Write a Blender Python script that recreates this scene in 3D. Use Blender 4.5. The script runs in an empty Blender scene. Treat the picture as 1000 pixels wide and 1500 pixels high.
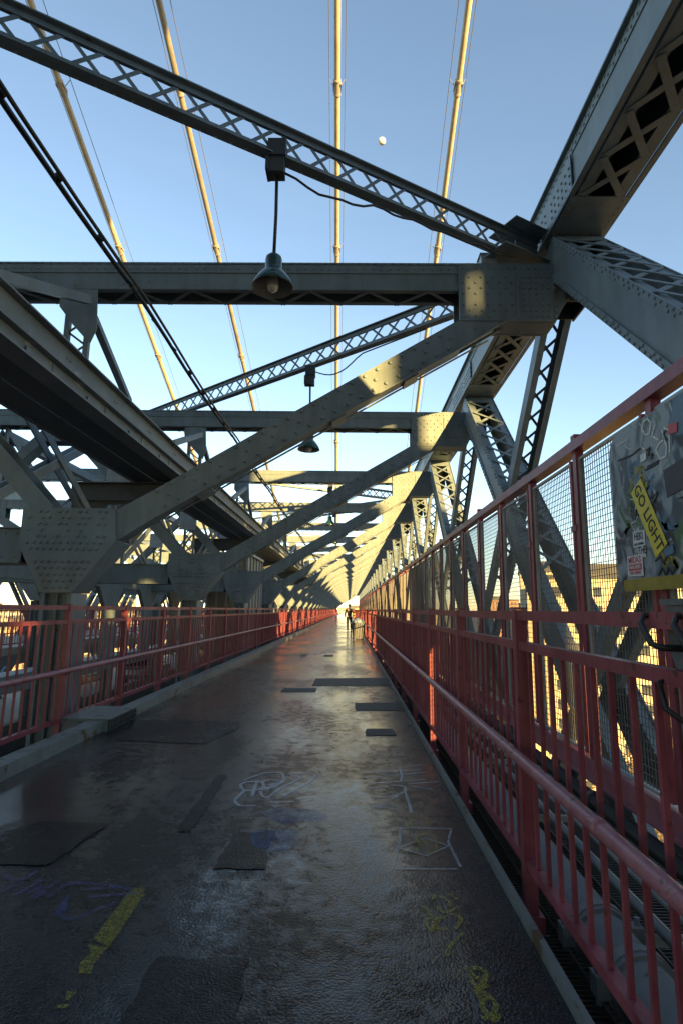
import bpy, bmesh, math, random
from math import radians, sin, cos, pi, atan2, sqrt
from mathutils import Vector, Matrix

random.seed(7)
scene = bpy.context.scene
COL = scene.collection

# ------------------------------------------------------------------ camera
EYE = 1.4
FPX = 820.0
def cam_axes():
    r = radians(0.6)
    fw = Vector(((511-500)/FPX, 1, (750-893)/FPX)).normalized()
    up = Vector((sin(r), 0, cos(r))); up = (up - fw*up.dot(fw)).normalized()
    rt = fw.cross(up)
    return rt, fw, up
RT, FW, UP = cam_axes()          # rows: world axes in camera coordinates (right, forward, up)
def ray(px, py):
    c = Vector(((px-500)/FPX, 1, (750-py)/FPX))
    return Vector((RT.dot(c), FW.dot(c), UP.dot(c)))
def at(px, py, z=0.0):
    d = ray(px, py); k = (z-EYE)/d.z
    return Vector((d.x*k, d.y*k))
cam = bpy.data.cameras.new('camera')
camo = bpy.data.objects.new('camera', cam); COL.objects.link(camo)
cam_right = Vector((RT[0], FW[0], UP[0])); cam_fwd = Vector((RT[1], FW[1], UP[1])); cam_up = Vector((RT[2], FW[2], UP[2]))
m = Matrix((cam_right, cam_up, -cam_fwd)).transposed().to_4x4(); m.translation = (0, 0, EYE)
camo.matrix_world = m
cam.sensor_fit = 'VERTICAL'; cam.sensor_height = 36; cam.lens = FPX/1500*36
cam.clip_start = 0.05; cam.clip_end = 9000
scene.camera = camo

# ------------------------------------------------------------------ light
SUN_TRAVEL = Vector((-0.567, 0.81, -0.158)).normalized()
SUN_EL = math.asin(-SUN_TRAVEL.z)
SUN_AZ = atan2(-SUN_TRAVEL.x, -SUN_TRAVEL.y)
sun = bpy.data.lights.new('sun', 'SUN'); sun.energy = 5.0; sun.angle = radians(0.5); sun.color = (1.0, 0.65, 0.21)
suno = bpy.data.objects.new('sun', sun); COL.objects.link(suno)
suno.rotation_euler = SUN_TRAVEL.to_track_quat('-Z', 'Y').to_euler()
world = bpy.data.worlds.new('World'); scene.world = world; world.use_nodes = True
wn = world.node_tree; wn.nodes.clear()
wo = wn.nodes.new('ShaderNodeOutputWorld'); wb = wn.nodes.new('ShaderNodeBackground')
sky = wn.nodes.new('ShaderNodeTexSky'); sky.sky_type = 'NISHITA'; sky.sun_disc = False
sky.sun_elevation = SUN_EL; sky.sun_rotation = SUN_AZ; sky.air_density = 1.0; sky.dust_density = 0.0; sky.ozone_density = 1.5
wb.inputs['Strength'].default_value = 0.085
hs = wn.nodes.new('ShaderNodeHueSaturation'); hs.inputs['Saturation'].default_value = 0.92
wn.links.new(sky.outputs[0], hs.inputs['Color']); tcw = wn.nodes.new('ShaderNodeTexCoord'); mpw = wn.nodes.new('ShaderNodeMapping'); mpw.inputs['Scale'].default_value = (1.2, 3.0, 6.0); mpw.inputs['Rotation'].default_value = (0.2, 0.1, 0.5)
nzw = wn.nodes.new('ShaderNodeTexNoise'); nzw.inputs['Scale'].default_value = 1.6; nzw.inputs['Detail'].default_value = 9; nzw.inputs['Roughness'].default_value = .62; nzw.inputs['Distortion'].default_value = .5
wn.links.new(tcw.outputs['Generated'], mpw.inputs['Vector']); wn.links.new(mpw.outputs['Vector'], nzw.inputs['Vector'])
rpw = wn.nodes.new('ShaderNodeValToRGB'); rpw.color_ramp.elements[0].position = .50; rpw.color_ramp.elements[1].position = .78
rpw.color_ramp.elements[0].color = (1,1,1,1); rpw.color_ramp.elements[1].color = (1.07,1.05,1.03,1); wn.links.new(nzw.outputs['Fac'], rpw.inputs['Fac'])
mxw = wn.nodes.new('ShaderNodeMixRGB'); mxw.blend_type = 'MULTIPLY'; mxw.inputs['Fac'].default_value = 1.0
wn.links.new(hs.outputs[0], mxw.inputs['Color1']); wn.links.new(rpw.outputs['Color'], mxw.inputs['Color2']); wn.links.new(mxw.outputs['Color'], wb.inputs[0]); wn.links.new(wb.outputs[0], wo.inputs[0])
scene.view_settings.view_transform = 'Standard'; scene.view_settings.look = 'None'
scene.view_settings.gamma = 1.0; scene.view_settings.exposure = 2.25
scene.cycles.max_bounces = 6

# ------------------------------------------------------------------ materials
MAT = {}
def node_mat(name):
    mt = bpy.data.materials.new(name); mt.use_nodes = True
    nt = mt.node_tree; b = nt.nodes['Principled BSDF']; MAT[name] = mt
    return mt, nt, b
def mottled(name, c1, c2, scale=3.0, rough=(0.4, 0.65), metal=0.0, bump=0.0, bscale=60, detail=6, contrast=(0.35, 0.68), spots=None, streak=0):
    mt, nt, b = node_mat(name); N = nt.nodes; L = nt.links
    tc = N.new('ShaderNodeTexCoord'); nz = N.new('ShaderNodeTexNoise'); nz.inputs['Scale'].default_value = scale; nz.inputs['Detail'].default_value = detail
    nz.inputs['Roughness'].default_value = 0.65
    L.new(tc.outputs['Object'], nz.inputs['Vector'])
    rp = N.new('ShaderNodeValToRGB'); rp.color_ramp.elements[0].position = contrast[0]; rp.color_ramp.elements[1].position = contrast[1]
    rp.color_ramp.elements[0].color = (*c1, 1); rp.color_ramp.elements[1].color = (*c2, 1)
    L.new(nz.outputs['Fac'], rp.inputs['Fac'])
    out = rp.outputs['Color']
    if spots:
        n2 = N.new('ShaderNodeTexNoise'); n2.inputs['Scale'].default_value = spots[1]; n2.inputs['Detail'].default_value = 8
        L.new(tc.outputs['Object'], n2.inputs['Vector'])
        r2 = N.new('ShaderNodeValToRGB'); r2.color_ramp.elements[0].position = spots[2]; r2.color_ramp.elements[1].position = spots[2]+0.06
        L.new(n2.outputs['Fac'], r2.inputs['Fac'])
        mx = N.new('ShaderNodeMixRGB'); mx.inputs['Color2'].default_value = (*spots[0], 1)
        L.new(r2.outputs['Color'], mx.inputs['Fac']); L.new(out, mx.inputs['Color1']); out = mx.outputs['Color']
    if streak:                              # rain-washed grime running down the surface
        mp = N.new('ShaderNodeMapping'); mp.inputs['Scale'].default_value = (5, 5, .7); L.new(tc.outputs['Object'], mp.inputs['Vector'])
        n4 = N.new('ShaderNodeTexNoise'); n4.inputs['Scale'].default_value = 1.0; n4.inputs['Detail'].default_value = 7; n4.inputs['Roughness'].default_value = .7
        L.new(mp.outputs['Vector'], n4.inputs['Vector'])
        r4 = N.new('ShaderNodeValToRGB'); r4.color_ramp.elements[0].position = .36; r4.color_ramp.elements[1].position = .58
        r4.color_ramp.elements[0].color = (streak, streak*.96, streak*.9, 1); L.new(n4.outputs['Fac'], r4.inputs['Fac'])
        m4 = N.new('ShaderNodeMixRGB'); m4.blend_type = 'MULTIPLY'; m4.inputs['Fac'].default_value = 1; L.new(out, m4.inputs['Color1']); L.new(r4.outputs['Color'], m4.inputs['Color2']); out = m4.outputs['Color']
    L.new(out, b.inputs['Base Color'])
    mr = N.new('ShaderNodeMapRange'); mr.inputs['To Min'].default_value = rough[0]; mr.inputs['To Max'].default_value = rough[1]
    L.new(nz.outputs['Fac'], mr.inputs['Value']); L.new(mr.outputs['Result'], b.inputs['Roughness'])
    b.inputs['Metallic'].default_value = metal
    if bump:
        n3 = N.new('ShaderNodeTexNoise'); n3.inputs['Scale'].default_value = bscale; n3.inputs['Detail'].default_value = 4
        L.new(tc.outputs['Object'], n3.inputs['Vector'])
        bp = N.new('ShaderNodeBump'); bp.inputs['Strength'].default_value = bump; bp.inputs['Distance'].default_value = 0.01
        L.new(n3.outputs['Fac'], bp.inputs['Height']); L.new(bp.outputs['Normal'], b.inputs['Normal'])
    return mt
mottled('steel', (.142,.182,.205), (.196,.240,.265), 1.6, (.40,.60), bump=.14, bscale=25, spots=((.13,.09,.06), 6, .68), streak=.82)
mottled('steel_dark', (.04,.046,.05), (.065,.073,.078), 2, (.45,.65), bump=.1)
mottled('red_paint', (.23,.045,.068), (.35,.09,.115), 4, (.30,.52), bump=.16, bscale=50, spots=((.09,.035,.03), 17, .655), streak=.62)
mottled('red_worn', (.26,.08,.105), (.38,.17,.195), 7, (.3,.5), bump=.15, bscale=60, spots=((.08,.035,.03), 22, .64))
mottled('kerb_paint', (.13,.15,.15), (.22,.24,.235), 3, (.35,.6), bump=.2, bscale=30, spots=((.10,.06,.03), 7, .58))
mottled('galvanised', (.26,.28,.29), (.38,.40,.41), 5, (.4,.6), metal=.3, bump=.08)
mottled('grey_pipe', (.19,.21,.225), (.26,.28,.295), 3, (.45,.62), bump=.1, spots=((.07,.07,.065), 9, .64))
mottled('black_rubber', (.012,.012,.013), (.03,.03,.032), 5, (.4,.6))
mottled('wire', (.12,.12,.11), (.18,.17,.155), 5, (.5,.7))
mottled('platform_paint', (.12,.14,.15), (.20,.225,.235), 1.2, (.45,.65), bump=.15, spots=((.34,.36,.36), 1.6, .66))
mottled('grating', (.03,.03,.031), (.055,.053,.05), 5, (.5,.7))
mottled('cable_wrap', (.38,.32,.22), (.54,.45,.32), 1.2, (.5,.7), spots=((.2,.15,.1), 2, .72))
mottled('cable_shaded', (.20,.18,.15), (.40,.34,.26), .5, (.5,.7))  # greyer copy of the cable wrap, tower shade painted into the colour
mottled('band_metal', (.30,.26,.2), (.42,.36,.29), 4, (.4,.6))
mottled('road', (.035,.036,.038), (.06,.06,.06), 2, (.5,.8), bump=.2)
mottled('concrete', (.28,.27,.25), (.38,.37,.34), .8, (.7,.9))
mottled('stone', (.18,.17,.15), (.26,.25,.22), .3, (.7,.9))
mottled('cityground', (.05,.05,.045), (.16,.15,.13), .02, (.7,.9), contrast=(.4,.6))
mottled('lamp_green', (.008,.035,.030), (.016,.07,.058), 12, (.14,.25))
mottled('lamp_inner', (.20,.20,.18), (.26,.26,.24), 12, (.4,.5))
mottled('white_paint', (.68,.68,.68), (.78,.78,.78), 3, (.25,.35))
mottled('silver_paint', (.32,.33,.34), (.40,.41,.42), 3, (.2,.3), metal=.6)
mottled('dark_glass', (.01,.012,.015), (.02,.022,.025), 3, (.05,.1))
mottled('tyre', (.015,.015,.015), (.025,.025,.025), 8, (.7,.85))
mottled('plywood', (.23,.20,.15), (.33,.29,.22), 2, (.5,.7))
mottled('bin_plastic', (.17,.175,.185), (.24,.245,.25), 4, (.5,.7))
mottled('bag_plastic', (.25,.32,.40), (.5,.58,.66), 9, (.2,.4))
mottled('jacket', (.012,.012,.016), (.03,.03,.035), 12, (.7,.9))
mottled('trousers', (.01,.011,.016), (.022,.024,.03), 12, (.7,.9))
mottled('skin', (.40,.24,.17), (.48,.30,.22), 8, (.5,.6))
mottled('hair', (.012,.01,.008), (.03,.022,.018), 30, (.5,.7))
mottled('tan_bag', (.42,.22,.06), (.55,.30,.09), 8, (.6,.8))
mottled('brick_wall', (.30,.17,.10), (.42,.26,.16), .25, (.7,.9))
mottled('tan_wall', (.52,.43,.27), (.62,.52,.34), .2, (.7,.9))
mottled('pale_wall', (.52,.48,.40), (.62,.58,.49), .2, (.7,.9))
mottled('window_glass', (.03,.035,.045), (.12,.12,.12), .15, (.06,.15))
mottled('roof_tar', (.07,.07,.07), (.12,.12,.11), .4, (.7,.9))
mottled('bark', (.06,.045,.03), (.11,.085,.06), 3, (.8,.95))
mottled('dry_leaf', (.10,.055,.02), (.17,.10,.035), 1, (.7,.9))
mottled('bulb_glass', (.55,.53,.46), (.62,.60,.52), 8, (.1,.2))
mottled('sticker_yellow', (.62,.50,.03), (.72,.58,.05), 9, (.35,.5))
mottled('faded_yellow', (.20,.16,.015), (.36,.29,.03), 7, (.4,.6), spots=((.05,.05,.03), 9, .6))
mottled('spray_blue', (.05,.13,.22), (.09,.2,.32), 6, (.4,.6))
mottled('spray_green', (.04,.11,.04), (.08,.18,.06), 6, (.4,.6))
mottled('sticker_white', (.55,.56,.58), (.68,.69,.7), 20, (.4,.6))
mottled('sticker_red', (.42,.05,.05), (.52,.08,.08), 20, (.4,.6))
mottled('sticker_dark', (.02,.015,.022), (.045,.03,.045), 9, (.4,.6))
mottled('ink', (.012,.012,.014), (.02,.02,.022), 20, (.5,.7))
mottled('box_grey', (.075,.085,.09), (.14,.15,.155), 14, (.45,.65), bump=.2, bscale=120)
mottled('crown_red', (.20,.035,.03), (.3,.05,.045), 5, (.4,.6))
mottled('moon_rock', (.5,.5,.5), (.75,.75,.75), .06, (.9,1.0))

# wet asphalt of the walkway
def wet_asphalt(name, dark, lite, film, rlo, rhi):
    mt, nt, b = node_mat(name); N = nt.nodes; L = nt.links
    tc = N.new('ShaderNodeTexCoord')
    def noise(scale, detail=5, rough=.55, dist=0, mapping=None):
        n = N.new('ShaderNodeTexNoise'); n.inputs['Scale'].default_value = scale; n.inputs['Detail'].default_value = detail
        n.inputs['Roughness'].default_value = rough; n.inputs['Distortion'].default_value = dist
        if mapping:
            mp = N.new('ShaderNodeMapping'); mp.inputs['Scale'].default_value = mapping
            L.new(tc.outputs['Object'], mp.inputs['Vector']); L.new(mp.outputs['Vector'], n.inputs['Vector'])
        else: L.new(tc.outputs['Object'], n.inputs['Vector'])
        return n.outputs['Fac']
    def ramp(src, p0, p1, c0=(0,0,0), c1=(1,1,1)):
        r = N.new('ShaderNodeValToRGB'); r.color_ramp.elements[0].position = p0; r.color_ramp.elements[1].position = p1
        r.color_ramp.elements[0].color = (*c0, 1); r.color_ramp.elements[1].color = (*c1, 1); L.new(src, r.inputs['Fac']); return r.outputs['Color']
    def math_(op, a, c):
        n = N.new('ShaderNodeMath'); n.operation = op
        for i, v in enumerate((a, c)):
            if isinstance(v, (int, float)): n.inputs[i].default_value = v
            else: L.new(v, n.inputs[i])
        return n.outputs[0]
    def rng(src, lo, hi):
        r = N.new('ShaderNodeMapRange'); r.inputs['To Min'].default_value = lo; r.inputs['To Max'].default_value = hi; L.new(src, r.inputs['Value']); return r.outputs['Result']
    grit = N.new('ShaderNodeTexVoronoi'); grit.inputs['Scale'].default_value = 95; L.new(tc.outputs['Object'], grit.inputs['Vector'])
    sep = N.new('ShaderNodeSeparateXYZ'); L.new(grit.outputs['Color'], sep.inputs[0])
    stain = noise(2.2, 8, .7, .2, (1, .5, 1))
    base = ramp(sep.outputs['X'], .15, .95, dark, lite)
    tone = ramp(stain, .36, .66, (.5,.5,.52), (1.15,1.15,1.15))
    mx = N.new('ShaderNodeMixRGB'); mx.blend_type = 'MULTIPLY'; mx.inputs['Fac'].default_value = 1
    L.new(base, mx.inputs['Color1']); L.new(tone, mx.inputs['Color2']); L.new(mx.outputs['Color'], b.inputs['Base Color'])
    pool = ramp(math_('ADD', math_('MULTIPLY', noise(.9, 4, .55, 0, (1, .45, 1)), .55), math_('MULTIPLY', noise(9, 9, .8), .45)), .44, .55)
    L.new(rng(pool, rhi, rlo), b.inputs['Roughness']); b.inputs['Specular IOR Level'].default_value = .16
    L.new(math_('MULTIPLY', rng(pool, .22, 1.0), film), b.inputs['Coat Weight']); b.inputs['Coat Roughness'].default_value = .06; b.inputs['Coat IOR'].default_value = 1.34
    hgt = math_('ADD', math_('MULTIPLY', math_('SUBTRACT', 1.0, grit.outputs['Distance']), 1.0), math_('MULTIPLY', noise(48, 5, .65), 1.1))
    bp = N.new('ShaderNodeBump'); bp.inputs['Distance'].default_value = .0042
    L.new(rng(pool, .9, .6), bp.inputs['Strength']); L.new(hgt, bp.inputs['Height']); L.new(bp.outputs['Normal'], b.inputs['Normal'])
    b2 = N.new('ShaderNodeBump'); b2.inputs['Distance'].default_value = .0042
    L.new(rng(pool, .55, .10), b2.inputs['Strength']); L.new(hgt, b2.inputs['Height']); L.new(b2.outputs['Normal'], b.inputs['Coat Normal'])
wet_asphalt('wet_asphalt', (.003,.0036,.0044), (.017,.020,.0245), 1.0, .14, .30)
wet_asphalt('patch_asphalt', (.003,.0035,.0042), (.013,.0145,.017), .28, .26, .38)
mottled('joint_rubber', (.016,.017,.018), (.03,.03,.03), 6, (.55,.7), bump=.3, bscale=400)

def chalk(name, colr, cover=.5, scale=55):
    mt, nt, b = node_mat(name); N = nt.nodes; L = nt.links
    tc = N.new('ShaderNodeTexCoord'); n = N.new('ShaderNodeTexNoise'); n.inputs['Scale'].default_value = scale*2.4; n.inputs['Detail'].default_value = 8; n.inputs['Roughness'].default_value = .8
    L.new(tc.outputs['Object'], n.inputs['Vector'])
    r = N.new('ShaderNodeValToRGB'); r.color_ramp.elements[0].position = cover-.12; r.color_ramp.elements[1].position = cover+.16
    r.color_ramp.elements[1].color = (.8,.8,.8,1)
    L.new(n.outputs['Fac'], r.inputs['Fac'])
    b.inputs['Base Color'].default_value = (*colr, 1); b.inputs['Roughness'].default_value = .6
    L.new(r.outputs['Color'], b.inputs['Alpha'])
chalk('chalk_white', (.80,.82,.88), .45); chalk('chalk_thin', (.68,.70,.76), .48); chalk('chalk_violet', (.14,.13,.38), .52, 40)
chalk('chalk_blue', (.06,.18,.44), .54, 20); chalk('paint_yellow', (.46,.38,.04), .495, 34); chalk('paint_white_dim', (.26,.28,.32), .56)

# window-punched facade for distant blocks
def facade(name, wall, win, sx, sz):
    mt, nt, b = node_mat(name); N = nt.nodes; L = nt.links
    tc = N.new('ShaderNodeTexCoord'); sp = N.new('ShaderNodeSeparateXYZ'); L.new(tc.outputs['Object'], sp.inputs[0])
    def m_(op, a, c):
        n = N.new('ShaderNodeMath'); n.operation = op
        for i, v in enumerate((a, c)):
            if isinstance(v, (int, float)): n.inputs[i].default_value = v
            else: L.new(v, n.inputs[i])
        return n.outputs[0]
    hx = m_('FRACT', m_('DIVIDE', m_('ADD', m_('ADD', sp.outputs['X'], sp.outputs['Y']), 500.3), sx), 0)
    hz = m_('FRACT', m_('DIVIDE', m_('ADD', sp.outputs['Z'], 500.2), sz), 0)
    a = m_('MULTIPLY', m_('GREATER_THAN', hx, .45), m_('GREATER_THAN', hz, .45))
    nz = N.new('ShaderNodeTexNoise'); nz.inputs['Scale'].default_value = .3; L.new(tc.outputs['Object'], nz.inputs['Vector'])
    mw = N.new('ShaderNodeMixRGB'); mw.inputs['Color1'].default_value = (*[v*.8 for v in wall], 1); mw.inputs['Color2'].default_value = (*[min(1,v*1.2) for v in wall], 1)
    L.new(nz.outputs['Fac'], mw.inputs['Fac'])
    mx = N.new('ShaderNodeMixRGB'); L.new(a, mx.inputs['Fac']); L.new(mw.outputs['Color'], mx.inputs['Color1']); mx.inputs['Color2'].default_value = (*win, 1)
    L.new(mx.outputs['Color'], b.inputs['Base Color']); b.inputs['Roughness'].default_value = .7
facade('facade_tan', (.45,.38,.27), (.10,.09,.08), 3.2, 3.4)
facade('facade_pale', (.55,.50,.42), (.14,.13,.12), 2.8, 3.2)
facade('facade_brick', (.33,.19,.12), (.07,.06,.06), 3.0, 3.3)

# painted-over sign face
def graffiti_face():
    mt, nt, b = node_mat('painted_sign'); N = nt.nodes; L = nt.links
    tc = N.new('ShaderNodeTexCoord')
    prev = None
    layers = [((.05,.065,.085), None, 0, 0), ((.26,.30,.33), 3.6, .48, (0,0,0)), ((.012,.012,.016), 4.2, .56, (3,1,7)), ((.10,.17,.24), 3.0, .57, (9,4,2)),
              ((.06,.13,.05), 4.5, .64, (5,5,1)), ((.26,.21,.03), 3.0, .70, (1,8,4)), ((.40,.43,.45), 9, .64, (2,2,9))]
    for colr, sc, th, off in layers:
        if prev is None:
            rgb = N.new('ShaderNodeRGB'); rgb.outputs[0].default_value = (*colr, 1); prev = rgb.outputs[0]; continue
        mp = N.new('ShaderNodeMapping'); mp.inputs['Location'].default_value = off; mp.inputs['Scale'].default_value = (1, 1, .7)
        L.new(tc.outputs['Object'], mp.inputs['Vector'])
        n = N.new('ShaderNodeTexNoise'); n.inputs['Scale'].default_value = sc; n.inputs['Detail'].default_value = 6; n.inputs['Distortion'].default_value = 1.1
        L.new(mp.outputs['Vector'], n.inputs['Vector'])
        r = N.new('ShaderNodeValToRGB'); r.color_ramp.elements[0].position = th-.04; r.color_ramp.elements[1].position = th+.05
        L.new(n.outputs['Fac'], r.inputs['Fac'])
        mx = N.new('ShaderNodeMixRGB'); mx.inputs['Color2'].default_value = (*colr, 1)
        L.new(r.outputs['Color'], mx.inputs['Fac']); L.new(prev, mx.inputs['Color1']); prev = mx.outputs['Color']
    L.new(prev, b.inputs['Base Color']); b.inputs['Roughness'].default_value = .5
graffiti_face()

# ------------------------------------------------------------------ mesh builder
class MB:
    def __init__(s): s.v = []; s.f = []
    def add(s, vs, fs):
        o = len(s.v); s.v.extend([tuple(v) for v in vs]); s.f.extend([tuple(i+o for i in f) for f in fs])
    def box(s, x0, x1, y0, y1, z0, z1):
        s.add([(x0,y0,z0),(x1,y0,z0),(x1,y1,z0),(x0,y1,z0),(x0,y0,z1),(x1,y0,z1),(x1,y1,z1),(x0,y1,z1)],
              [(0,3,2,1),(4,5,6,7),(0,1,5,4),(1,2,6,5),(2,3,7,6),(3,0,4,7)])
    def bar(s, p, q, w, h, up=(0,0,1)):
        p = Vector(p); q = Vector(q); d = (q-p).normalized(); up = Vector(up)
        sd = d.cross(up)
        if sd.length < 1e-4: sd = d.cross(Vector((0,1,0)))
        sd.normalize(); u = sd.cross(d)
        a = sd*(w/2); b = u*(h/2)
        s.add([p-a-b,p+a-b,p+a+b,p-a+b,q-a-b,q+a-b,q+a+b,q-a+b],
              [(0,1,2,3),(7,6,5,4),(0,4,5,1),(1,5,6,2),(2,6,7,3),(3,7,4,0)])
    def prism(s, poly, y0, y1):            # polygon in x,z (counter-clockwise seen from -y)
        n = len(poly)
        vs = [(x,y0,z) for x,z in poly]+[(x,y1,z) for x,z in poly]
        fs = [tuple(range(n)), tuple(range(2*n-1, n-1, -1))]
        fs += [(i, n+i, n+(i+1)%n, (i+1)%n) for i in range(n)]
        s.add(vs, fs)
    def prism_x(s, poly, x0, x1):          # polygon in y,z
        n = len(poly)
        vs = [(x0,y,z) for y,z in poly]+[(x1,y,z) for y,z in poly]
        fs = [tuple(range(n-1,-1,-1)), tuple(range(n, 2*n))]
        fs += [(i, (i+1)%n, n+(i+1)%n, n+i) for i in range(n)]
        s.add(vs, fs)
    def tube(s, pts, r, n=8, cap=True):
        pts = [Vector(p) for p in pts]; rs = r if isinstance(r, (list, tuple)) else [r]*len(pts)
        rings = []; o = len(s.v)
        for i, p in enumerate(pts):
            d = (pts[min(i+1,len(pts)-1)]-pts[max(i-1,0)]).normalized()
            ref = Vector((0,0,1)) if abs(d.z) < .9 else Vector((0,1,0))
            a = d.cross(ref).normalized(); b = d.cross(a)
            for k in range(n):
                t = 2*pi*k/n; s.v.append(tuple(p+(a*cos(t)+b*sin(t))*rs[i]))
        for i in range(len(pts)-1):
            for k in range(n):
                s.f.append((o+i*n+k, o+i*n+(k+1)%n, o+(i+1)*n+(k+1)%n, o+(i+1)*n+k))
        if cap:
            s.f.append(tuple(o+k for k in range(n-1,-1,-1))); s.f.append(tuple(o+(len(pts)-1)*n+k for k in range(n)))
    def lathe(s, prof, c, n=20):           # prof: (r, z) list; around vertical axis
        o = len(s.v)
        for r, z in prof:
            for k in range(n): s.v.append((c[0]+r*cos(2*pi*k/n), c[1]+r*sin(2*pi*k/n), c[2]+z))
        for i in range(len(prof)-1):
            for k in range(n): s.f.append((o+i*n+k, o+i*n+(k+1)%n, o+(i+1)*n+(k+1)%n, o+(i+1)*n+k))
    def rivet(s, c, nrm, r=.017):
        c = Vector(c); nrm = Vector(nrm).normalized(); a = nrm.orthogonal().normalized(); b = nrm.cross(a)
        vs = []; k = 7
        for rr, hh in ((r, 0), (r*.80, r*.55)):
            for i in range(k): t = 2*pi*i/k; vs.append(c+(a*cos(t)+b*sin(t))*rr+nrm*hh)
        vs.append(c+nrm*r*.85)
        fs = [(i,(i+1)%k,k+(i+1)%k,k+i) for i in range(k)]+[(k+i,k+(i+1)%k,2*k) for i in range(k)]
        s.add(vs, fs)
    def mesh(s, name, mat, smooth=False):
        me = bpy.data.meshes.new(name); me.from_pydata(s.v, [], s.f); me.materials.append(MAT[mat])
        if smooth:
            for p in me.polygons: p.use_smooth = True
        me.update(); return me
    def build(s, name, mat, parent=None, smooth=False, label=None):
        return link(name, s.mesh(name, mat, smooth), parent, label)
def link(name, me, parent=None, label=None):
    o = bpy.data.objects.new(name, me); COL.objects.link(o)
    if parent: o.parent = parent
    if label: o['label'] = label
    return o
def tag(o, label=None, cat=None, group=None, kind=None):
    if label: o['label'] = label
    if cat: o['category'] = cat
    if group: o['group'] = group
    if kind: o['kind'] = kind
    return o
def thing(name, label, cat, loc=(0,0,0), group=None, rz=0):
    o = bpy.data.objects.new(name, None); COL.objects.link(o); o.location = loc; o.rotation_euler.z = rz
    o.empty_display_size = .2
    return tag(o, label, cat, group)
def dup(root, loc, label, group, rz=0):
    r = root.copy(); COL.objects.link(r); r.location = loc; r.rotation_euler.z = rz; tag(r, label, None, group)
    for ch in root.children:
        c = ch.copy(); COL.objects.link(c); c.parent = r
        for g in ch.children:
            d = g.copy(); COL.objects.link(d); d.parent = c
    return r
def struct(o): o['kind'] = 'structure'; return o
def mirror(mb, cx=-7.3):
    r = MB(); r.v = [(2*cx-x, y, z) for x,y,z in mb.v]; r.f = [tuple(reversed(f)) for f in mb.f]; return r
def lattice_x(mb, A, B, up, depth, pitch, w=.05, t=.012, off=0.0):
    """crossed flat lacing bars between two chords that run A->B, spread 'depth' along up"""
    A = Vector(A); B = Vector(B); d = B-A; Lg = d.length; d.normalize(); up = Vector(up).normalized(); nrm = d.cross(up)
    n = max(1, round(Lg/pitch)); st = Lg/n
    for i in range(n):
        p = A+d*(i*st); q = A+d*((i+1)*st); u = up*(depth/2)
        mb.bar(p-u+nrm*t*.55, q+u+nrm*t*.55, w, t, nrm); mb.bar(p+u-nrm*t*.55, q-u-nrm*t*.55, w, t, nrm)
def zigzag(mb, A, B, up, depth, pitch, w=.05, t=.012):
    A = Vector(A); B = Vector(B); d = B-A; Lg = d.length; d.normalize(); up = Vector(up).normalized(); nrm = d.cross(up)
    n = max(1, round(Lg/pitch)); st = Lg/n
    for i in range(n):
        u = up*(depth/2)*(1 if i % 2 else -1)
        mb.bar(A+d*(i*st)+u, A+d*((i+1)*st)-u, w, t, nrm)

P = 6.1; Y1 = 7.3
NF = 27                                    # frames ahead of the camera

# ------------------------------------------------------------------ setting
g = MB(); g.box(-4000, 4000, -600, 7000, -33, -32); struct(g.build('ground', 'cityground'))
# walkway deck
YB, YE = -14.0, 172.0
def grid_sheet(x0, x1, y0, y1, z):
    b = MB(); b.box(x0, x1, y0, y1, z-.12, z); return b
struct(grid_sheet(-2.85, .80, YB, YE, 0).build('walkway', 'wet_asphalt'))
k = MB(); k.box(-2.95, -2.78, YB, YE, -.1, .12); struct(k.build('kerb', 'kerb_paint'))
k = MB(); k.box(-3.45, -2.955, YB, YE, -.44, -.40); k.box(-3.47, -3.455, YB, YE, -.75, -.12); struct(k.build('void_strip', 'steel_dark'))  # dark colour stands in for the shadowy void under the railing; plus girder
k = MB(); k.box(.803, .83, YB, YE, -.22, .055); k.box(.833, .90, YB, YE, -.22, -.19); struct(k.build('kerb', 'kerb_paint'))
# lower roadway under the walkways
r = MB(); r.box(-17.2, 2.4, -60, YE+20, -3.5, -3.2); struct(r.build('road', 'road'))
for x in (-3.95, -10.75):
    b = MB(); b.box(x-.12, x+.12, YB, YE, -3.195, -2.3); struct(b.build('road_barrier', 'steel_dark'))
b = MB()
for x in (.55, -2.72): b.box(x-.08, x+.08, YB, YE, -1.35, -.125)
struct(b.build('walkway_girder', 'steel_dark'))  # unseen deck girders, added to keep sun off the lower road
# far walkway deck
b = MB(); b.box(-15.6, -11.3, YB, YE, -.25, 0); struct(b.build('far_walkway', 'concrete'))
b = MB()
for x in (-11.45, -15.4): b.box(x-.1, x+.1, YB, YE, -.6, -.255)
struct(b.build('far_walkway_girder', 'steel'))

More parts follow.
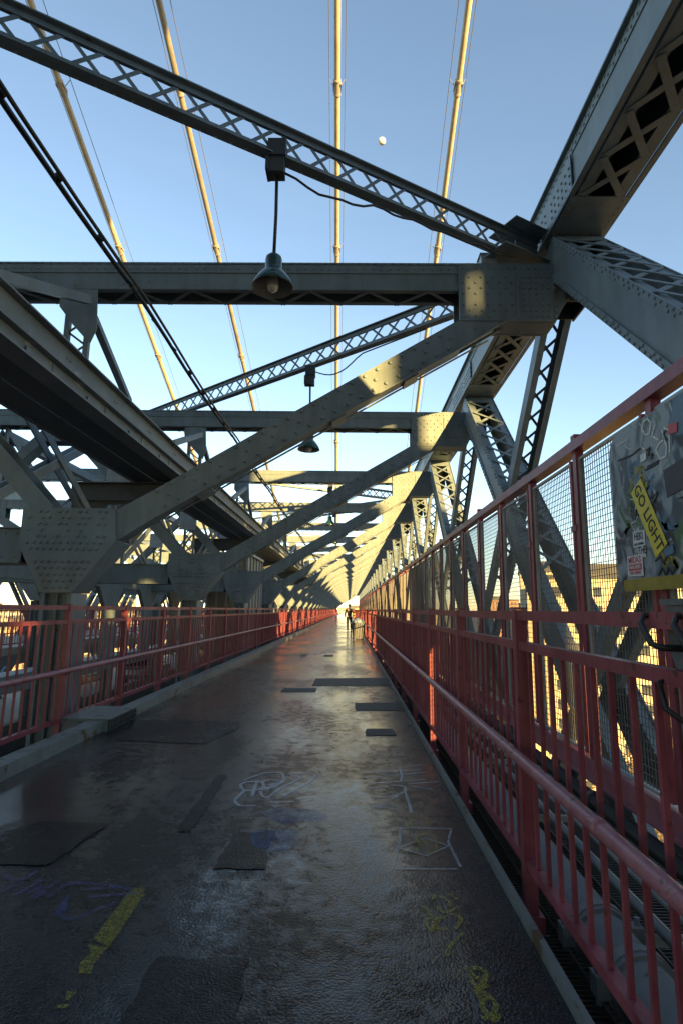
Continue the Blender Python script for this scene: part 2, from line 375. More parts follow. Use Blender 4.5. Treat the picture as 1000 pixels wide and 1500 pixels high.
# patches and joint strips on the walkway (a few mm proud)
def sheet(name, pts, z, mat, label=None, cat=None, kind=None, group=None):
    b = MB(); n = len(pts); b.add([(p[0],p[1],z) for p in pts], [tuple(range(n))])
    o = b.build(name, mat)
    if kind: o['kind'] = kind
    else: tag(o, label, cat, group)
    return o
def px_poly(pl): return [at(*p) for p in pl]
def ragged(pts, step=.06, amp=.012):
    out = []
    for p, c in zip(pts, pts[1:]+pts[:1]):
        n = max(1, int((c-p).length/step))
        for i in range(n): out.append(p.lerp(c, i/n)+Vector((random.uniform(-amp,amp), random.uniform(-amp,amp))))
    return out
for pl in ([(170,1085),(205,1055),(352,1057),(352,1066),(300,1090)], [(312,1273),(345,1221),(402,1219),(386,1273)], [(160,1530),(228,1403),(362,1406),(338,1530)],
           [(-20,1225),(65,1204),(160,1207),(70,1268),(-30,1268)], [(258,1218),(320,1135),(334,1136),(280,1219)]):
    sheet('asphalt_patch', ragged(px_poly(pl)), .004, 'patch_asphalt', kind='structure')
for pl in ([(457,1005),(463,994),(566,993),(574,1005)], [(520,1041),(520,1030),(583,1029),(592,1041)], [(410,1014),(416,1008),(464,1008),(462,1014)],
           [(534,1078),(536,1068),(575,1068),(581,1078)], [(440,962),(442,959),(450,959),(448,962)], [(474,962),(475,959.5),(488,959.5),(488,962)]):
    sheet('joint_strip', ragged(px_poly(pl), .08, .008), .005, 'joint_rubber', kind='structure')

# ------------------------------------------------------------------ graffiti on the walkway
def strokes(name, lines, w, mat, label, z=.003, smooth=True):
    b = MB()
    for ln in lines:
        raw = [at(*p) for p in ln]; pts = []
        for i in range(len(raw)-1):            # smooth hand-drawn curve through the points
            p0 = raw[max(i-1,0)]; p1 = raw[i]; p2 = raw[i+1]; p3 = raw[min(i+2,len(raw)-1)]
            for k_ in range(5):
                t_ = k_/5
                if not smooth: pts.append(p1.lerp(p2, t_)); continue
                pts.append(.5*((2*p1)+(p2-p0)*t_+(2*p0-5*p1+4*p2-p3)*t_*t_+(3*p1-p0-3*p2+p3)*t_**3))
        pts.append(raw[-1]); n = len(pts)
        left = []; right = []
        for i, p in enumerate(pts):
            d = (pts[min(i+1,n-1)]-pts[max(i-1,0)]); d = d.normalized() if d.length > 0 else Vector((1,0))
            nn = Vector((-d.y, d.x))*(w*.42)*random.uniform(.75,1.2)
            left.append(p+nn); right.append(p-nn)
        zz = z+random.uniform(0,.0008)
        b.add([(q.x,q.y,zz) for q in left]+[(q.x,q.y,zz) for q in right], [(i,n+i,n+i+1,i+1) for i in range(n-1)])
    return tag(b.build(name, mat), label, 'graffiti', 'graffiti on the wet walkway')
def zz(ox, oy, s, pl): return [(ox+x*s, oy+y*s) for x, y in pl]
q = lambda pl: zz(330, 1110, .15, pl)
strokes('graffiti_tag', [q([(180,225),(310,175),(400,150),(540,150),(570,190),(560,240),(470,280),(350,300)]), q([(200,240),(150,270),(190,320),(300,320),(370,290),(350,240),(200,240)]),
    q([(190,325),(110,400),(100,430),(150,470),(300,470)]), q([(640,155),(860,160),(830,235),(560,380)]), q([(640,160),(660,180),(725,205),(540,300),(430,380),(370,380),(340,330)]),
    q([(360,240),(450,215),(560,240),(430,265),(500,280),(350,320)]), q([(310,230),(260,385)]), q([(440,440),(670,430)])], .03, 'chalk_white',
    'large white looping graffiti tag in the middle of the walkway')
q = lambda pl: zz(500, 1110, .18, pl)
strokes('graffiti_scribble', [q([(170,125),(640,100)]), q([(170,165),(680,120)]), q([(250,210),(480,195),(490,150),(470,80)]), q([(480,190),(690,180)]), q([(540,215),(790,195)]), q([(560,235),(750,262)]),
    q([(220,250),(440,225),(510,235),(520,270),(470,300),(400,320),(270,325)]), q([(400,340),(460,315)]), q([(540,75),(650,60)]), q([(515,280),(570,450)])], .022, 'chalk_white',
    'row of pale chalk streaks beside the right kerb', .003, False)
strokes('chalk_square', [q([(470,575),(890,582),(865,690),(965,895)]), q([(475,570),(475,680),(415,910),(935,912)])], .018, 'chalk_thin', 'thin white chalk square outline near the right kerb', .0042, False)
strokes('chalk_diamond', [q([(460,740),(680,660),(870,725),(690,805),(460,740)])], .016, 'chalk_thin', 'thin white chalk diamond drawn inside the chalk square', .0052, False)
strokes('chalk_line', [q([(580,470),(610,600),(680,800),(760,1050)])+[(655,1340),(680,1420),(700,1500)]], .02, 'paint_white_dim', 'long faint pale line running through the chalk square towards the camera', .0062)
strokes('graffiti_scrawl', [q([(580,580),(560,540),(600,500),(680,490),(700,560)]), q([(600,770),(640,730),(610,660),(680,625),(750,650),(770,740),(740,780),(680,780)]), q([(570,700),(660,680),(690,730)])], .022, 'paint_yellow', 'small yellow scrawl over the chalk diamond', .0072)
q = lambda pl: zz(580, 1180, .2133, pl)
strokes('graffiti_scrawl', [q([(180,690),(240,770),(200,790),(240,870),(270,790),(330,770),(280,800),(280,850),(350,850)]), q([(250,650),(280,620),(350,660),(370,700)]), q([(360,610),(420,650)]),
    q([(350,750),(420,760),(440,800),(400,850)]), q([(280,700),(330,740),(430,700)]), q([(455,875),(380,960),(345,1040)])], .024, 'paint_yellow', 'yellow scrawl with a long tail, between the chalk square and the yellow loops', .0042)
q = lambda pl: zz(650, 1400, .11, pl)
strokes('graffiti_letters', [q([(260,150),(330,220),(350,310),(440,440),(540,340),(545,240),(480,190),(360,180),(340,220),(430,310),(500,330)]), q([(400,430),(500,620),(510,700),(570,790),(640,790),(690,700),(620,590),(510,590)]),
    q([(450,470),(580,400)]), q([(490,490),(620,570)]), q([(510,860),(640,830),(740,870)]), q([(640,900),(700,830),(710,780)])], .026, 'paint_yellow', 'yellow looped letters at the lower right edge of the walkway', .0042)
q = lambda pl: zz(0, 1260, .23, pl)
strokes('graffiti_tag', [q([(20,100),(80,125),(150,125)]), q([(0,215),(140,140)]), q([(100,230),(280,125)]), q([(180,215),(270,170),(220,250),(380,130)]), q([(310,240),(430,160),(560,150)]), q([(430,150),(700,165),(830,195)]), q([(560,190),(740,180)]),
    q([(440,230),(370,340),(450,380),(550,350),(750,270)]), q([(420,250),(400,340)]), q([(560,240),(880,215)]), q([(160,130),(240,70)])], .028, 'chalk_violet', 'violet graffiti scrawl at the left beside the yellow stripe', .0042)
q = lambda pl: px_poly(zz(0, 1260, .23, pl))
for pl, lab in (([(840,190),(915,175),(920,225),(700,560),(590,510)], 'main length of worn yellow lane stripe at the lower left of the walkway'), ([(560,545),(690,560),(600,670),(580,730),(500,730),(510,660),(580,600)], 'broken lower end of the worn yellow lane stripe'),
           ([(430,845),(495,845),(440,900),(415,895)], 'small yellow fleck of the worn stripe'), ([(360,930),(445,925),(430,950),(355,952)], 'lowest yellow fleck of the worn stripe')):
    sheet('painted_stripe', q(pl), .0048, 'paint_yellow', lab, 'road marking', group='worn yellow stripe pieces')
for (cx, cy, w_, h_), lab in (((430,1195,100,26), 'wide blue chalk smudge just below the large white tag'), ((400,1230,90,40), 'blue chalk smudge over the dark asphalt patch'), ((560,1182,45,9), 'thin blue smudge below the pale streaks')):
    pts = [at(cx+w_/2*cos(-t*pi/8)*random.uniform(.7,1.1), cy+h_/2*sin(-t*pi/8)*random.uniform(.7,1.1)) for t in range(16)]
    sheet('chalk_smudge', list(reversed(pts)), .0056, 'chalk_blue', lab, 'graffiti', group='blue chalk smudges')

# ------------------------------------------------------------------ portal frames
def frame_parts():
    parts = []
    # crossbeam: full bridge width
    b = MB(); x0, x1 = -17.45, 1.5
    b.box(x0, x1+1.36, -.02, .40, 6.262, 6.29)
    b.box(x0, x1, 0, .02, 5.90, 6.258); b.box(x0, x1, .36, .38, 5.90, 6.258)
    b.box(x0, x1, -.013, -.001, 6.13, 6.258); b.box(x0, x1, -.013, -.001, 5.88, 5.95)
    b.box(x0, x1, -.012, .075, 5.868, 5.879); b.box(x0, x1, .31, .392, 5.868, 5.879)
    zigzag(b, (x0, .19, 5.862), (x1, .19, 5.862), (0,1,0), .36, .42, .055, .01)
    x = x0+.1
    while x < x1-.05:
        if x > -7.5: b.rivet((x, -.013, 6.195), (0,-1,0), .018)
        if x > -7.5: b.rivet((x+.04, -.02, 6.276), (0,-1,0), .015)
        x += .12
    for xx in (-4.55, -2.9): 
        for z in (6.0, 6.07): b.rivet((xx, -.002, z), (0,-1,0), .016)
    parts.append(('crossbeam', b, 'steel'))
    # right-hand gusset box, knee strut, column gusset (mirrored afterwards)
    gp = MB()
    gp.prism([(1.5,5.40),(2.80,5.40),(2.86,6.15),(2.86,6.255),(1.5,6.255)], -.035, 0)
    gp.prism([(1.5,5.40),(2.80,5.40),(2.86,6.15),(2.86,6.255),(1.5,6.255)], .38, .41)
    gp.box(1.55, 2.82, .003, .377, 5.405, 5.43); gp.box(2.3, 2.34, -.05, -.036, 5.42, 6.14); gp.box(2.78, 2.83, .003, .377, 5.44, 6.25)
    gp.prism([(2.35,5.40),(3.2,6.62),(3.45,6.62),(2.85,5.40)], .02, .36)
    xs = [1.56+.085*i for i in range(16)]
    for j in range(8):
        for i, x in enumerate(xs):
            z = 5.47+.085*j
            if x > 2.26 and x < 2.4: continue
            if j in (3,4) and i % 2: continue
            if (i+j) % 2 == 0 or x > 2.4: gp.rivet((x, -.036, z), (0,-1,0), .021)
    for i in range(14): gp.rivet((1.56+.092*i, -.036, 6.2), (0,-1,0), .018)
    parts.append(('gusset_plate', gp, 'steel'))
    st = MB()
    top = [(-3.15,2.66),(-2.55,2.98),(1.46,5.40)]
    poly = [(-3.55,1.62),(-3.33,1.78),(-3.06,2.25),(-2.5,2.60),(1.50,4.98),(2.1,5.36),(1.9,5.40),(1.46,5.40),(-2.55,2.98),(-3.15,2.66)]
    poly = [(-3.06,2.25),(-2.5,2.62),(1.50,5.0),(2.15,5.398),(1.46,5.398),(-2.55,2.98),(-3.10,2.66)]
    st.prism(poly, -.022, .0); st.prism(poly, .20, .22)
    # soffit and top plates of the hollow strut
    def slab(a, c, y0=.003, y1=.197, t=.02):
        d = Vector((c[0]-a[0], c[1]-a[1])).normalized(); n = Vector((-d.y, d.x))*t
        st.prism([(a[0],a[1]),(c[0],c[1]),(c[0]+n.x,c[1]+n.y),(a[0]+n.x,a[1]+n.y)], y0, y1)
    slab((-2.5,2.62),(1.5,4.98)); slab((-2.55,2.94),(1.4,5.33)); slab((-3.06,2.27),(-2.5,2.62))
    # flange angles along the lower edge, proud of the web
    st.bar((-2.5,-.05,2.60),(1.95,-.05,5.24), .05, .012, (0,0,1)); st.bar((-2.5,.245,2.60),(1.95,.245,5.24), .05, .012, (0,0,1))
    d = Vector((4.0, 2.38)).normalized(); n = Vector((-d.y, d.x))
    t = .1; i = 0
    while t < 4.6:
        for off in (.07, .30):
            px_ = -2.5+d.x*t; pz = 2.62+d.y*t
            st.rivet((px_+n.x*off, -.023, pz+n.y*off), (0,-1,0), .028)
        if i % 2 == 0:
            st.rivet((-2.5+d.x*(t+.1)+n.x*.185, -.023, 2.62+d.y*(t+.1)+n.y*.185), (0,-1,0), .028)
        t += .20; i += 1
    for a in (.55, 2.6, 3.75):
        c = (-2.5+d.x*a, 2.60+d.y*a)
        st.bar((c[0], .1, c[1]-.02), (c[0]+d.x*.22, .1, c[1]-.02+d.y*.22), .27, .03, (0,0,1))
    parts.append(('knee_strut', st, 'steel'))
    cg = MB()
    poly = [(-4.33,2.17),(-4.0,1.57),(-3.58,1.57),(-3.06,2.25),(-3.102,2.66),(-3.2,2.68),(-4.33,2.68)]
    cg.prism(poly, -.05, -.024); cg.prism(poly, .424, .45)
    cg.prism([(-3.58,1.575),(-3.06,2.25),(-3.08,2.27),(-3.62,1.59)], -.02, .42)
    cg.prism([(-4.30,2.19),(-3.98,1.6),(-3.95,1.6),(-4.27,2.2)], -.02, .42)
    cg.box(-4.3, -3.12, -.02, .42, 2.66, 2.675)
    for j in range(13):
        for i in range(14):
            x = -4.27+.088*i+(.04 if j % 2 else 0); z = 1.64+.083*j
            lo = -4.29+max(0,(2.17-z))*.55; hi = -3.58+max(0,z-1.57)*.70
            if z > 2.25: hi = -3.16
            if x < lo+.03 or x > hi-.05: continue
            if j in (5,) or (j > 7 and i % 3 == 1) or (j == 9 and i % 2): continue
            cg.rivet((x, -.051, z), (0,-1,0), .026)
    parts.append(('column_gusset', cg, 'steel'))
    co = MB()
    co.box(-3.99, -3.94, -.02, .42, -3.2, 1.565); co.box(-3.64, -3.59, -.02, .42, -3.2, 1.565); co.box(-3.935, -3.645, .06, .34, -3.2, 1.6)
    co.box(-3.80, -3.785, -.0, .057, -3.2, 1.56)
    parts.append(('column', co, 'steel'))
    # inner V strut rising to the middle of the bridge
    iv = MB()
    for y in (.02, .36):
        iv.bar((-4.05,y,2.62), (-7.1,y,5.84), .03, .24, (0,0,1))
    for tt in (.12,.3,.5,.7,.9):
        c = Vector((-4.05,.19,2.62)).lerp(Vector((-7.1,.19,5.84)), tt); d3 = Vector((-3.05,0,3.22)).normalized()
        iv.bar(c-d3*.16, c+d3*.16, .36, .012, d3.cross(Vector((0,1,0))))
    parts.append(('inner_strut', iv, 'steel'))
    # pieces that exist once
    gi = MB(); gi.box(-10.28, -4.32, 0, .03, 1.97, 2.40); gi.box(-10.28, -4.32, .37, .40, 1.97, 2.40); gi.box(-10.28, -4.32, -.05, .45, 2.402, 2.42); gi.box(-10.28, -4.32, -.05, .45, 1.945, 1.968)
    x = -4.4
    while x > -10.2:
        gi.rivet((x, -.001, 2.34), (0,-1,0), .017); gi.rivet((x, -.001, 2.03), (0,-1,0), .017); x -= .16
    once = [('tie_girder', gi, 'steel')]
    md = MB(); md.box(-7.65, -6.95, -.03, -.005, 5.45, 6.12); md.box(-7.32, -7.28, -.006, .391, 5.5, 5.85); md.box(-7.65, -6.95, .39, .415, 5.45, 6.12)
    once.append(('centre_gusset', md, 'steel'))
    return parts, once
parts, once = frame_parts()
frame_meshes = []
for nme, b, mt in parts:
    frame_meshes.append((nme, b.mesh(nme, mt)))
    if nme != 'crossbeam': frame_meshes.append((nme, mirror(b).mesh(nme, mt)))
for nme, b, mt in once: frame_meshes.append((nme, b.mesh(nme, mt)))
flabels = {0: 'nearest grey riveted steel portal frame, with the big rivet-studded column gusset at left',
           1: 'second steel portal frame from the viewer, rounded sunlit patch on its right gusset plate',
           2: 'third steel portal frame from the viewer, fully lit gusset above a shaded knee strut',
           3: 'fourth steel portal frame from the viewer, its knee strut lit along the upper half',
           4: 'fifth steel portal frame from the viewer, closely overlapped by the fourth',
           5: 'sixth steel portal frame from the viewer, partly hidden behind nearer knee struts',
           -1: 'steel portal frame above the viewer, out of the top of the picture', -2: 'steel portal frame standing behind the viewer', -3: 'rearmost steel portal frame, far behind the viewer'}
proto = thing('portal_frame', flabels[0], 'bridge frame', (0, Y1, 0), 'steel portal frames along the walkway')
for nme, me in frame_meshes: link(nme, me, proto)
for kf in range(-3, NF):
    if kf == 0: continue
    lab = flabels.get(kf, 'small distant steel portal frame in the row receding to the far end of the walkway')
    fr_ = dup(proto, (0, Y1+P*kf, 0), lab, 'steel portal frames along the walkway' if kf in flabels else 'distant steel portal frames down the walkway')
    if kf == -1:                            # this frame has no knee struts over the walkway
        for ch in list(fr_.children):
            if ch.name.startswith('knee_strut'): bpy.data.objects.remove(ch)

# ------------------------------------------------------------------ side trusses, one panel per frame bay (node at local y=0)
def truss_meshes():
    L_ = []
    ch = MB(); z0, z1 = 6.67, 7.46
    for x in (2.83, 3.47): ch.box(x, x+.03, 0, P, z0+.03, z1-.03)
    ch.box(2.77, 3.56, 0, P, z1-.028, z1)
    for z in (z0, z1-.06): 
        ch.box(2.755, 2.828, 0, P, z, z+.028); ch.box(3.502, 3.575, 0, P, z, z+.028)
    ch.box(2.815, 2.829, 0, P, z1-.20, z1-.062)
    ch.box(2.862, 3.0, 0, P, z0, z0+.028); ch.box(3.33, 3.468, 0, P, z0, z0+.028)
    lattice_x(ch, (3.165, .9, z0-.012), (3.165, P-.9, z0-.012), (1,0,0), .50, .62, .085, .012)
    ch.box(2.80, 3.53, -.02, .88, z0-.016, z0-.002); ch.box(2.80, 3.53, P-.88, P-.021, z0-.016, z0-.002)
    ch.box(2.795, 2.813, -.02, 1.35, z0+.04, z1-.21); ch.box(2.795, 2.813, P-.9, P-.021, z0+.04, z1-.21)
    y = .06
    while y < P:
        ch.rivet((2.814, y, z1-.10), (-1,0,0), .018); ch.rivet((2.814 , y+.05, z1-.16), (-1,0,0), .018)
        y += .13
    for i in range(10):
        for j in range(4):
            ch.rivet((2.794, .05+.13*i, z0+.09+.11*j), (-1,0,0), .021)
            if i < 6: ch.rivet((2.794, P-.85+.13*i, z0+.09+.11*j), (-1,0,0), .021)
    for x in (2.84, 3.49):
        for i in range(6): ch.rivet((x, .05+.14*i, z0-.017), (0,0,-1), .016); ch.rivet((x, P-.8+.13*i, z0-.017), (0,0,-1), .016)
    L_.append(('top_chord', ch, 'steel'))
    bc = MB()
    for x in (2.87, 3.43): bc.box(x, x+.03, 0, P, -5.7, -5.2)
    bc.box(2.84, 3.49, 0, P, -5.198, -5.18)
    L_.append(('bottom_chord', bc, 'steel'))
    # heavy diagonal coming down toward -y
    A = Vector((0, .22, 6.62)); B = Vector((0, -11.7, -5.2))
    d = (B-A).normalized(); up = Vector((1,0,0)).cross(d); up = up if up.z > 0 else -up
    hv = MB()
    for x in (2.86, 3.47):
        a = A.copy(); a.x = x; c = B.copy(); c.x = x
        hv.bar(a, c, .03, .46, up)
        s_ = -1 if x < 3 else 1
        for o_ in (.215, -.215):
            hv.bar(a+up*o_+Vector((s_*.026,0,0)), c+up*o_+Vector((s_*.026,0,0)), .02, .09, up)
            hv.bar(a+up*(o_*1.10)+Vector((s_*.03-s_*.075,0,0)), c+up*(o_*1.10)+Vector((s_*.03-s_*.075,0,0)), .16, .012, up)
    for o_ in (.262, -.262):
        a = A+up*o_; c = B+up*o_; a.x = c.x = 3.165
        if o_ > 0: lattice_x(hv, a+d*.55, a+d*6.8, (1,0,0), .56, .56, .06, .012)
        hv.bar(a+d*.25, a+d*.55, .6, .016, up); hv.bar(c-d*.5, c, .6, .016, up)
    tt = .15; Lg = (B-A).length
    while tt < min(Lg-.1, 10.5):
        for o_ in (.235, .195, -.195, -.235):
            if abs(o_) > .2 or tt < 1.1 or int(tt*10) % 2: hv.rivet(A+d*(tt+(.05 if abs(o_)<.2 else 0))+up*o_+Vector((2.823,0,0)), (-1,0,0), .018)
        for x in (2.84, 3.49): hv.rivet(A+d*tt+up*.243+Vector((x,0,0)), up, .016); hv.rivet(A+d*tt-up*.243+Vector((x,0,0)), -up, .016)
        tt += .125
    L_.append(('heavy_diagonal', hv, 'steel'))
    # lighter laced diagonal going away (+y)
    A = Vector((0, .15, 6.60)); B = Vector((0, 11.7, -5.2)); d = (B-A).normalized(); up = Vector((1,0,0)).cross(d); up = up if up.z > 0 else -up
    lt = MB()
    for x in (2.96, 3.36):
        a = A.copy(); a.x = x; c = B.copy(); c.x = x
        lt.bar(a, c, .025, .24, up)
        for o_ in (.115, -.115): lt.bar(a+up*o_+Vector((.045*(1 if x<3.1 else -1),0,0)), c+up*o_+Vector((.045*(1 if x<3.1 else -1),0,0)), .085, .012, up)
    for o_ in (.13,):
        a = A+up*o_; c = B+up*o_; a.x = c.x = 3.16
        lattice_x(lt, a+d*.45, a+d*6.6, (1,0,0), .36, .40, .045, .01)
        lt.bar(a+d*.1, a+d*.45, .42, .014, up); lt.bar(c-d*.4, c, .42, .014, up)
    L_.append(('laced_diagonal', lt, 'steel'))
    sp = MB()
    for x in (3.02, 3.33): sp.box(x, x+.03, .0, .62, 5.75, 6.652)
    sp.box(3.055, 3.325, .05, .07, 5.75, 6.64); sp.box(3.055, 3.325, .55, .57, 5.75, 6.64)
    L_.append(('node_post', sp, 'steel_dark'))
    return L_
tm = truss_meshes()
rm = [(n_, b.mesh(n_, mt)) for n_, b, mt in tm]
lm = [(n_, mirror(b).mesh(n_, mt)) for n_, b, mt in tm]
tl = {0: 'nearest side truss panel at right, laced diagonal descending behind the mesh fence', -1: 'side truss panel at the upper right corner, dark chord with crossed lacing seen from below',
      1: 'second side truss panel at right, narrow X of diagonals against the sky', 2: 'third side truss panel at right, partly sunlit lacing',
      3: 'fourth side truss panel at right, narrow laced diagonals above the mesh fence', -2: 'side truss panel at right behind the viewer', -3: 'rearmost side truss panel at right behind the viewer'}
rp_ = thing('side_truss', tl[0], 'truss', (0, Y1, 0), 'right side truss panels')
for n_, me in rm: link(n_, me, rp_)
lp_ = thing('side_truss', 'truss panel on the far left edge of the bridge beyond the other walkway', 'truss', (0, Y1, 0), 'left side truss panels')
for n_, me in lm: link(n_, me, lp_)
for kf in range(-3, NF):
    if kf == 0: continue
    lab = tl.get(kf, 'distant sunlit side truss panel in the row along the right of the walkway')
    dup(rp_, (0, Y1+P*kf, 0), lab, 'right side truss panels' if kf in tl else 'distant right side truss panels')
    if kf >= 0: dup(lp_, (0, Y1+P*kf, 0), 'truss panel on the far left edge of the bridge beyond the other walkway', 'left side truss panels')

# ------------------------------------------------------------------ lateral lattice braces under the sky
def brace(a, c, y, label, group, first=None):
    if first: return dup(first, (0, y, 0), label, group)
    t = thing('lattice_brace', label, 'brace', (0, y, 0), group)
    a = Vector(a); c = Vector(c); d = (c-a).normalized(); side = d.cross(Vector((0,0,1))).normalized()
    fl = MB()
    for zz_ in (.40, 0.0):
        for s_ in (-.036, .036): fl.bar(a+Vector((0,0,zz_))+side*s_, c+Vector((0,0,zz_))+side*s_, .07, .016, (0,0,1))
        for s_ in (-.014, .014): fl.bar(a+Vector((0,0,zz_+(.045 if zz_ < .1 else -.04)))+side*s_, c+Vector((0,0,zz_+(.045 if zz_ < .1 else -.04)))+side*s_, .014, .075, (0,0,1))
    n = int((c-a).length/.17)
    for i in range(n):
        p = a+(c-a)*((i+.5)/n)
        fl.rivet(p+Vector((0,0,.409))+side*.045, (0,0,1), .016); fl.rivet(p+Vector((0,0,-.009))+side*.045, (0,0,-1), .016)
    fl.build('flanges', 'steel', t)
    lc = MB(); lattice_x(lc, a+Vector((0,0,.20))+d*.55, c+Vector((0,0,.20))-d*.5, (0,0,1), .36, .36, .04, .008); lc.build('lacing', 'steel', t)
    ep = MB(); ep.bar(a+Vector((0,0,.20)), a+Vector((0,0,.20))+d*.45, .02, .38, (0,0,1))
    ep.bar(a+Vector((0,0,-.02)), a+d*.9+Vector((0,0,-.02)), .5, .014, (0,0,1)); ep.bar(a+Vector((0,0,.435)), a+d*.7+Vector((0,0,.435)), .55, .014, (0,0,1))
    ep.build('end_plate', 'steel', t)
    return t
gL = 'lattice braces between the top chords'
b1 = brace((2.75, .32, 6.43), (-8.2, -5.95, 6.43), Y1, 'near lattice brace crossing the upper left sky, carrying the first hanging lamp', gL)
b2 = brace((2.75, .75, 6.36), (-8.2, 9.6, 6.36), Y1, 'lattice brace below the nearest crossbeam, carrying the second hanging lamp', gL)
for i_, kf in enumerate((3, 6, 9, 12, 15)):
    y = Y1+P*kf
    brace(None, None, y, 'lattice brace seen under the third crossbeam, sloping down to the right' if i_ == 0 else 'small distant lattice brace between far crossbeams', gL if i_ == 0 else 'distant lattice braces', b1)
    brace(None, None, y, 'lattice brace beyond the fourth crossbeam, near the small hanging lamps' if i_ == 0 else 'small distant lattice brace between far crossbeams', gL if i_ == 0 else 'distant lattice braces', b2)

# junction box and insulators on the nearest crossbeam
t = thing('junction_box', 'small grey junction box on top of the nearest crossbeam by the chord node', 'electrical box', (1.95, Y1+.12, 6.29))
b = MB(); b.box(-.11, .11, -.1, .1, .03, .17); b.box(-.13, .13, -.11, .11, .172, .19); b.box(-.09,.09,-.08,.08,0,.028); b.build('enclosure', 'galvanised', t)
b = MB(); b.tube([(.05,0,.19),(.08,-.01,.25),(.1,-.02,.33)], .012, 6); b.build('conduit', 'black_rubber', t)
b = MB()
for x in (-.3, -.26, -.22): b.tube([(x,0,0),(x+.01,0,.09)], .013, 6)
b.build('cable_clamp', 'black_rubber', t)

# ------------------------------------------------------------------ hanging lamps
def lamp_proto(loc, label):
    t = thing('pendant_lamp', label, 'lamp', loc, 'hanging walkway lamps')
    b = MB(); b.box(-.085, .085, -.08, .08, -.06, .13); b.box(-.12,-.087,-.10,.10,-.05,.12); b.box(-.10,.10,-.1,.1,.132,.34); b.build('junction_box', 'steel_dark', t)
    b = MB(); b.tube([(0,0,-.06),(.006,0,-.55),(0,0,-1.05)], .019, 8); b.build('stem', 'black_rubber', t, True)
    sh = MB()
    sh.lathe([(.02,-1.03),(.05,-1.04),(.085,-1.075),(.092,-1.11),(.092,-1.22),(.10,-1.235),(.125,-1.26),(.165,-1.31),(.205,-1.375),(.225,-1.425),(.222,-1.43)], (0,0,0), 28)
    o = sh.build('lamp_shade', 'lamp_green', t, True)
    inn = MB(); inn.lathe([(.219,-1.432),(.20,-1.38),(.16,-1.318),(.12,-1.27),(.088,-1.24),(.001,-1.235)], (0,0,0), 28); inn.build('reflector', 'lamp_inner', o, True)
    bu = MB(); bu.lathe([(.045,-1.236),(.048,-1.30),(.062,-1.36),(.064,-1.42),(.05,-1.46),(.025,-1.48),(.001,-1.485)], (0,0,0), 16); bu.build('bulb', 'bulb_glass', t, True)
    return t
lp = lamp_proto((-.86, 5.55, 6.26), 'nearest hanging lamp, large dark green bell shade below the near lattice brace')
dup(lp, (-.84, 10.85, 5.98), 'second hanging lamp, green bell shade catching light below the second brace', 'hanging walkway lamps')
dup(lp, (-.83, 22.9, 6.26), 'third hanging lamp, tiny dark bell shade under the fourth crossbeam', 'hanging walkway lamps')
dup(lp, (-.80, 28.9, 6.22), 'fourth hanging lamp, the smallest and lowest in the picture', 'hanging walkway lamps')
# supply cord along the brace
b = MB(); pts = []
A = Vector((-.78,5.55,6.24)); B = Vector((2.3,7.28,6.36))
for i in range(25):
    s_ = i/24; p = A.lerp(B, s_); p.z += -.10*sin(min(1, s_*3)*pi) + (.02*sin(s_*40)); pts.append(p)
b.tube(pts, .014, 6); tag(b.build('lamp_cord', 'black_rubber', None, True), 'black supply cord running from the nearest lamp along the brace', 'cord')
b = MB(); pts = []
A = Vector((-.76,10.9,6.24)); B = Vector((1.3,9.2,6.30))
for i in range(20):
    s_ = i/19; p = A.lerp(B, s_); p.z += -.22*sin(min(1, s_*2.2)*pi); pts.append(p)
b.tube(pts, .013, 6); tag(b.build('lamp_cord', 'black_rubber', None, True), 'black supply cord drooping from the second lamp to its brace', 'cord')

# ------------------------------------------------------------------ main suspension cables
cl = [(-22.9,-23.5,'leftmost main suspension cable, yellow and grey in patches'), (-13.8,-12.8,'second main suspension cable from the left, mostly grey'),
      (-1.25,-2.2,'upright-looking golden main cable in the centre of the sky'), (7.9,9.0,'rightmost golden main suspension cable, left of the big chord')]
def cable_pt(xa, xb, y): return Vector((xa+(xb-xa)*(y-32)/52, y, 56.4-.4*y))
for i_, (xa, xb, lab) in enumerate(cl):
    t = thing('main_cable', lab, 'cable', cable_pt(xa, xb, 34), 'main suspension cables'); o = Vector(t.location)
    b = MB(); b.tube([cable_pt(xa,xb,y)-o for y in (-13, 40, 90, 139)], .235, 14); b.build('cable', 'cable_shaded' if i_ == 1 else 'cable_wrap', t, True)
    d = (cable_pt(xa,xb,90)-cable_pt(xa,xb,20)).normalized()
    for y in (24.5, 37.3, 50, 63, 78, 93, 108, 123):
        c = cable_pt(xa,xb,y)-o; bb = MB()
        bb.tube([c-d*.5, c+d*.5], .262, 14); bb.tube([c-d*.52, c-d*.40], .285, 14); bb.tube([c+d*.40, c+d*.52], .285, 14)
        for s_ in (-1,1): bb.bar(c+Vector((s_*.28,0,-.08)), c+Vector((s_*.28,0,.10)), .08, .7, d)
        bb.build('cable_band', 'band_metal', t)
    hr = MB()
    for s_ in (-.62, .62):
        hr.tube([cable_pt(xa,xb,y)-o+Vector((s_,0,.75)) for y in (-13, 60, 139)], .028, 5)
        for y in (24.5, 37.3, 50, 63, 78, 93): hr.bar(cable_pt(xa,xb,y)-o+Vector((s_*.45,0,.15)), cable_pt(xa,xb,y)-o+Vector((s_,0,.75)), .04, .04)
    hr.build('hand_rope', 'wire', t)

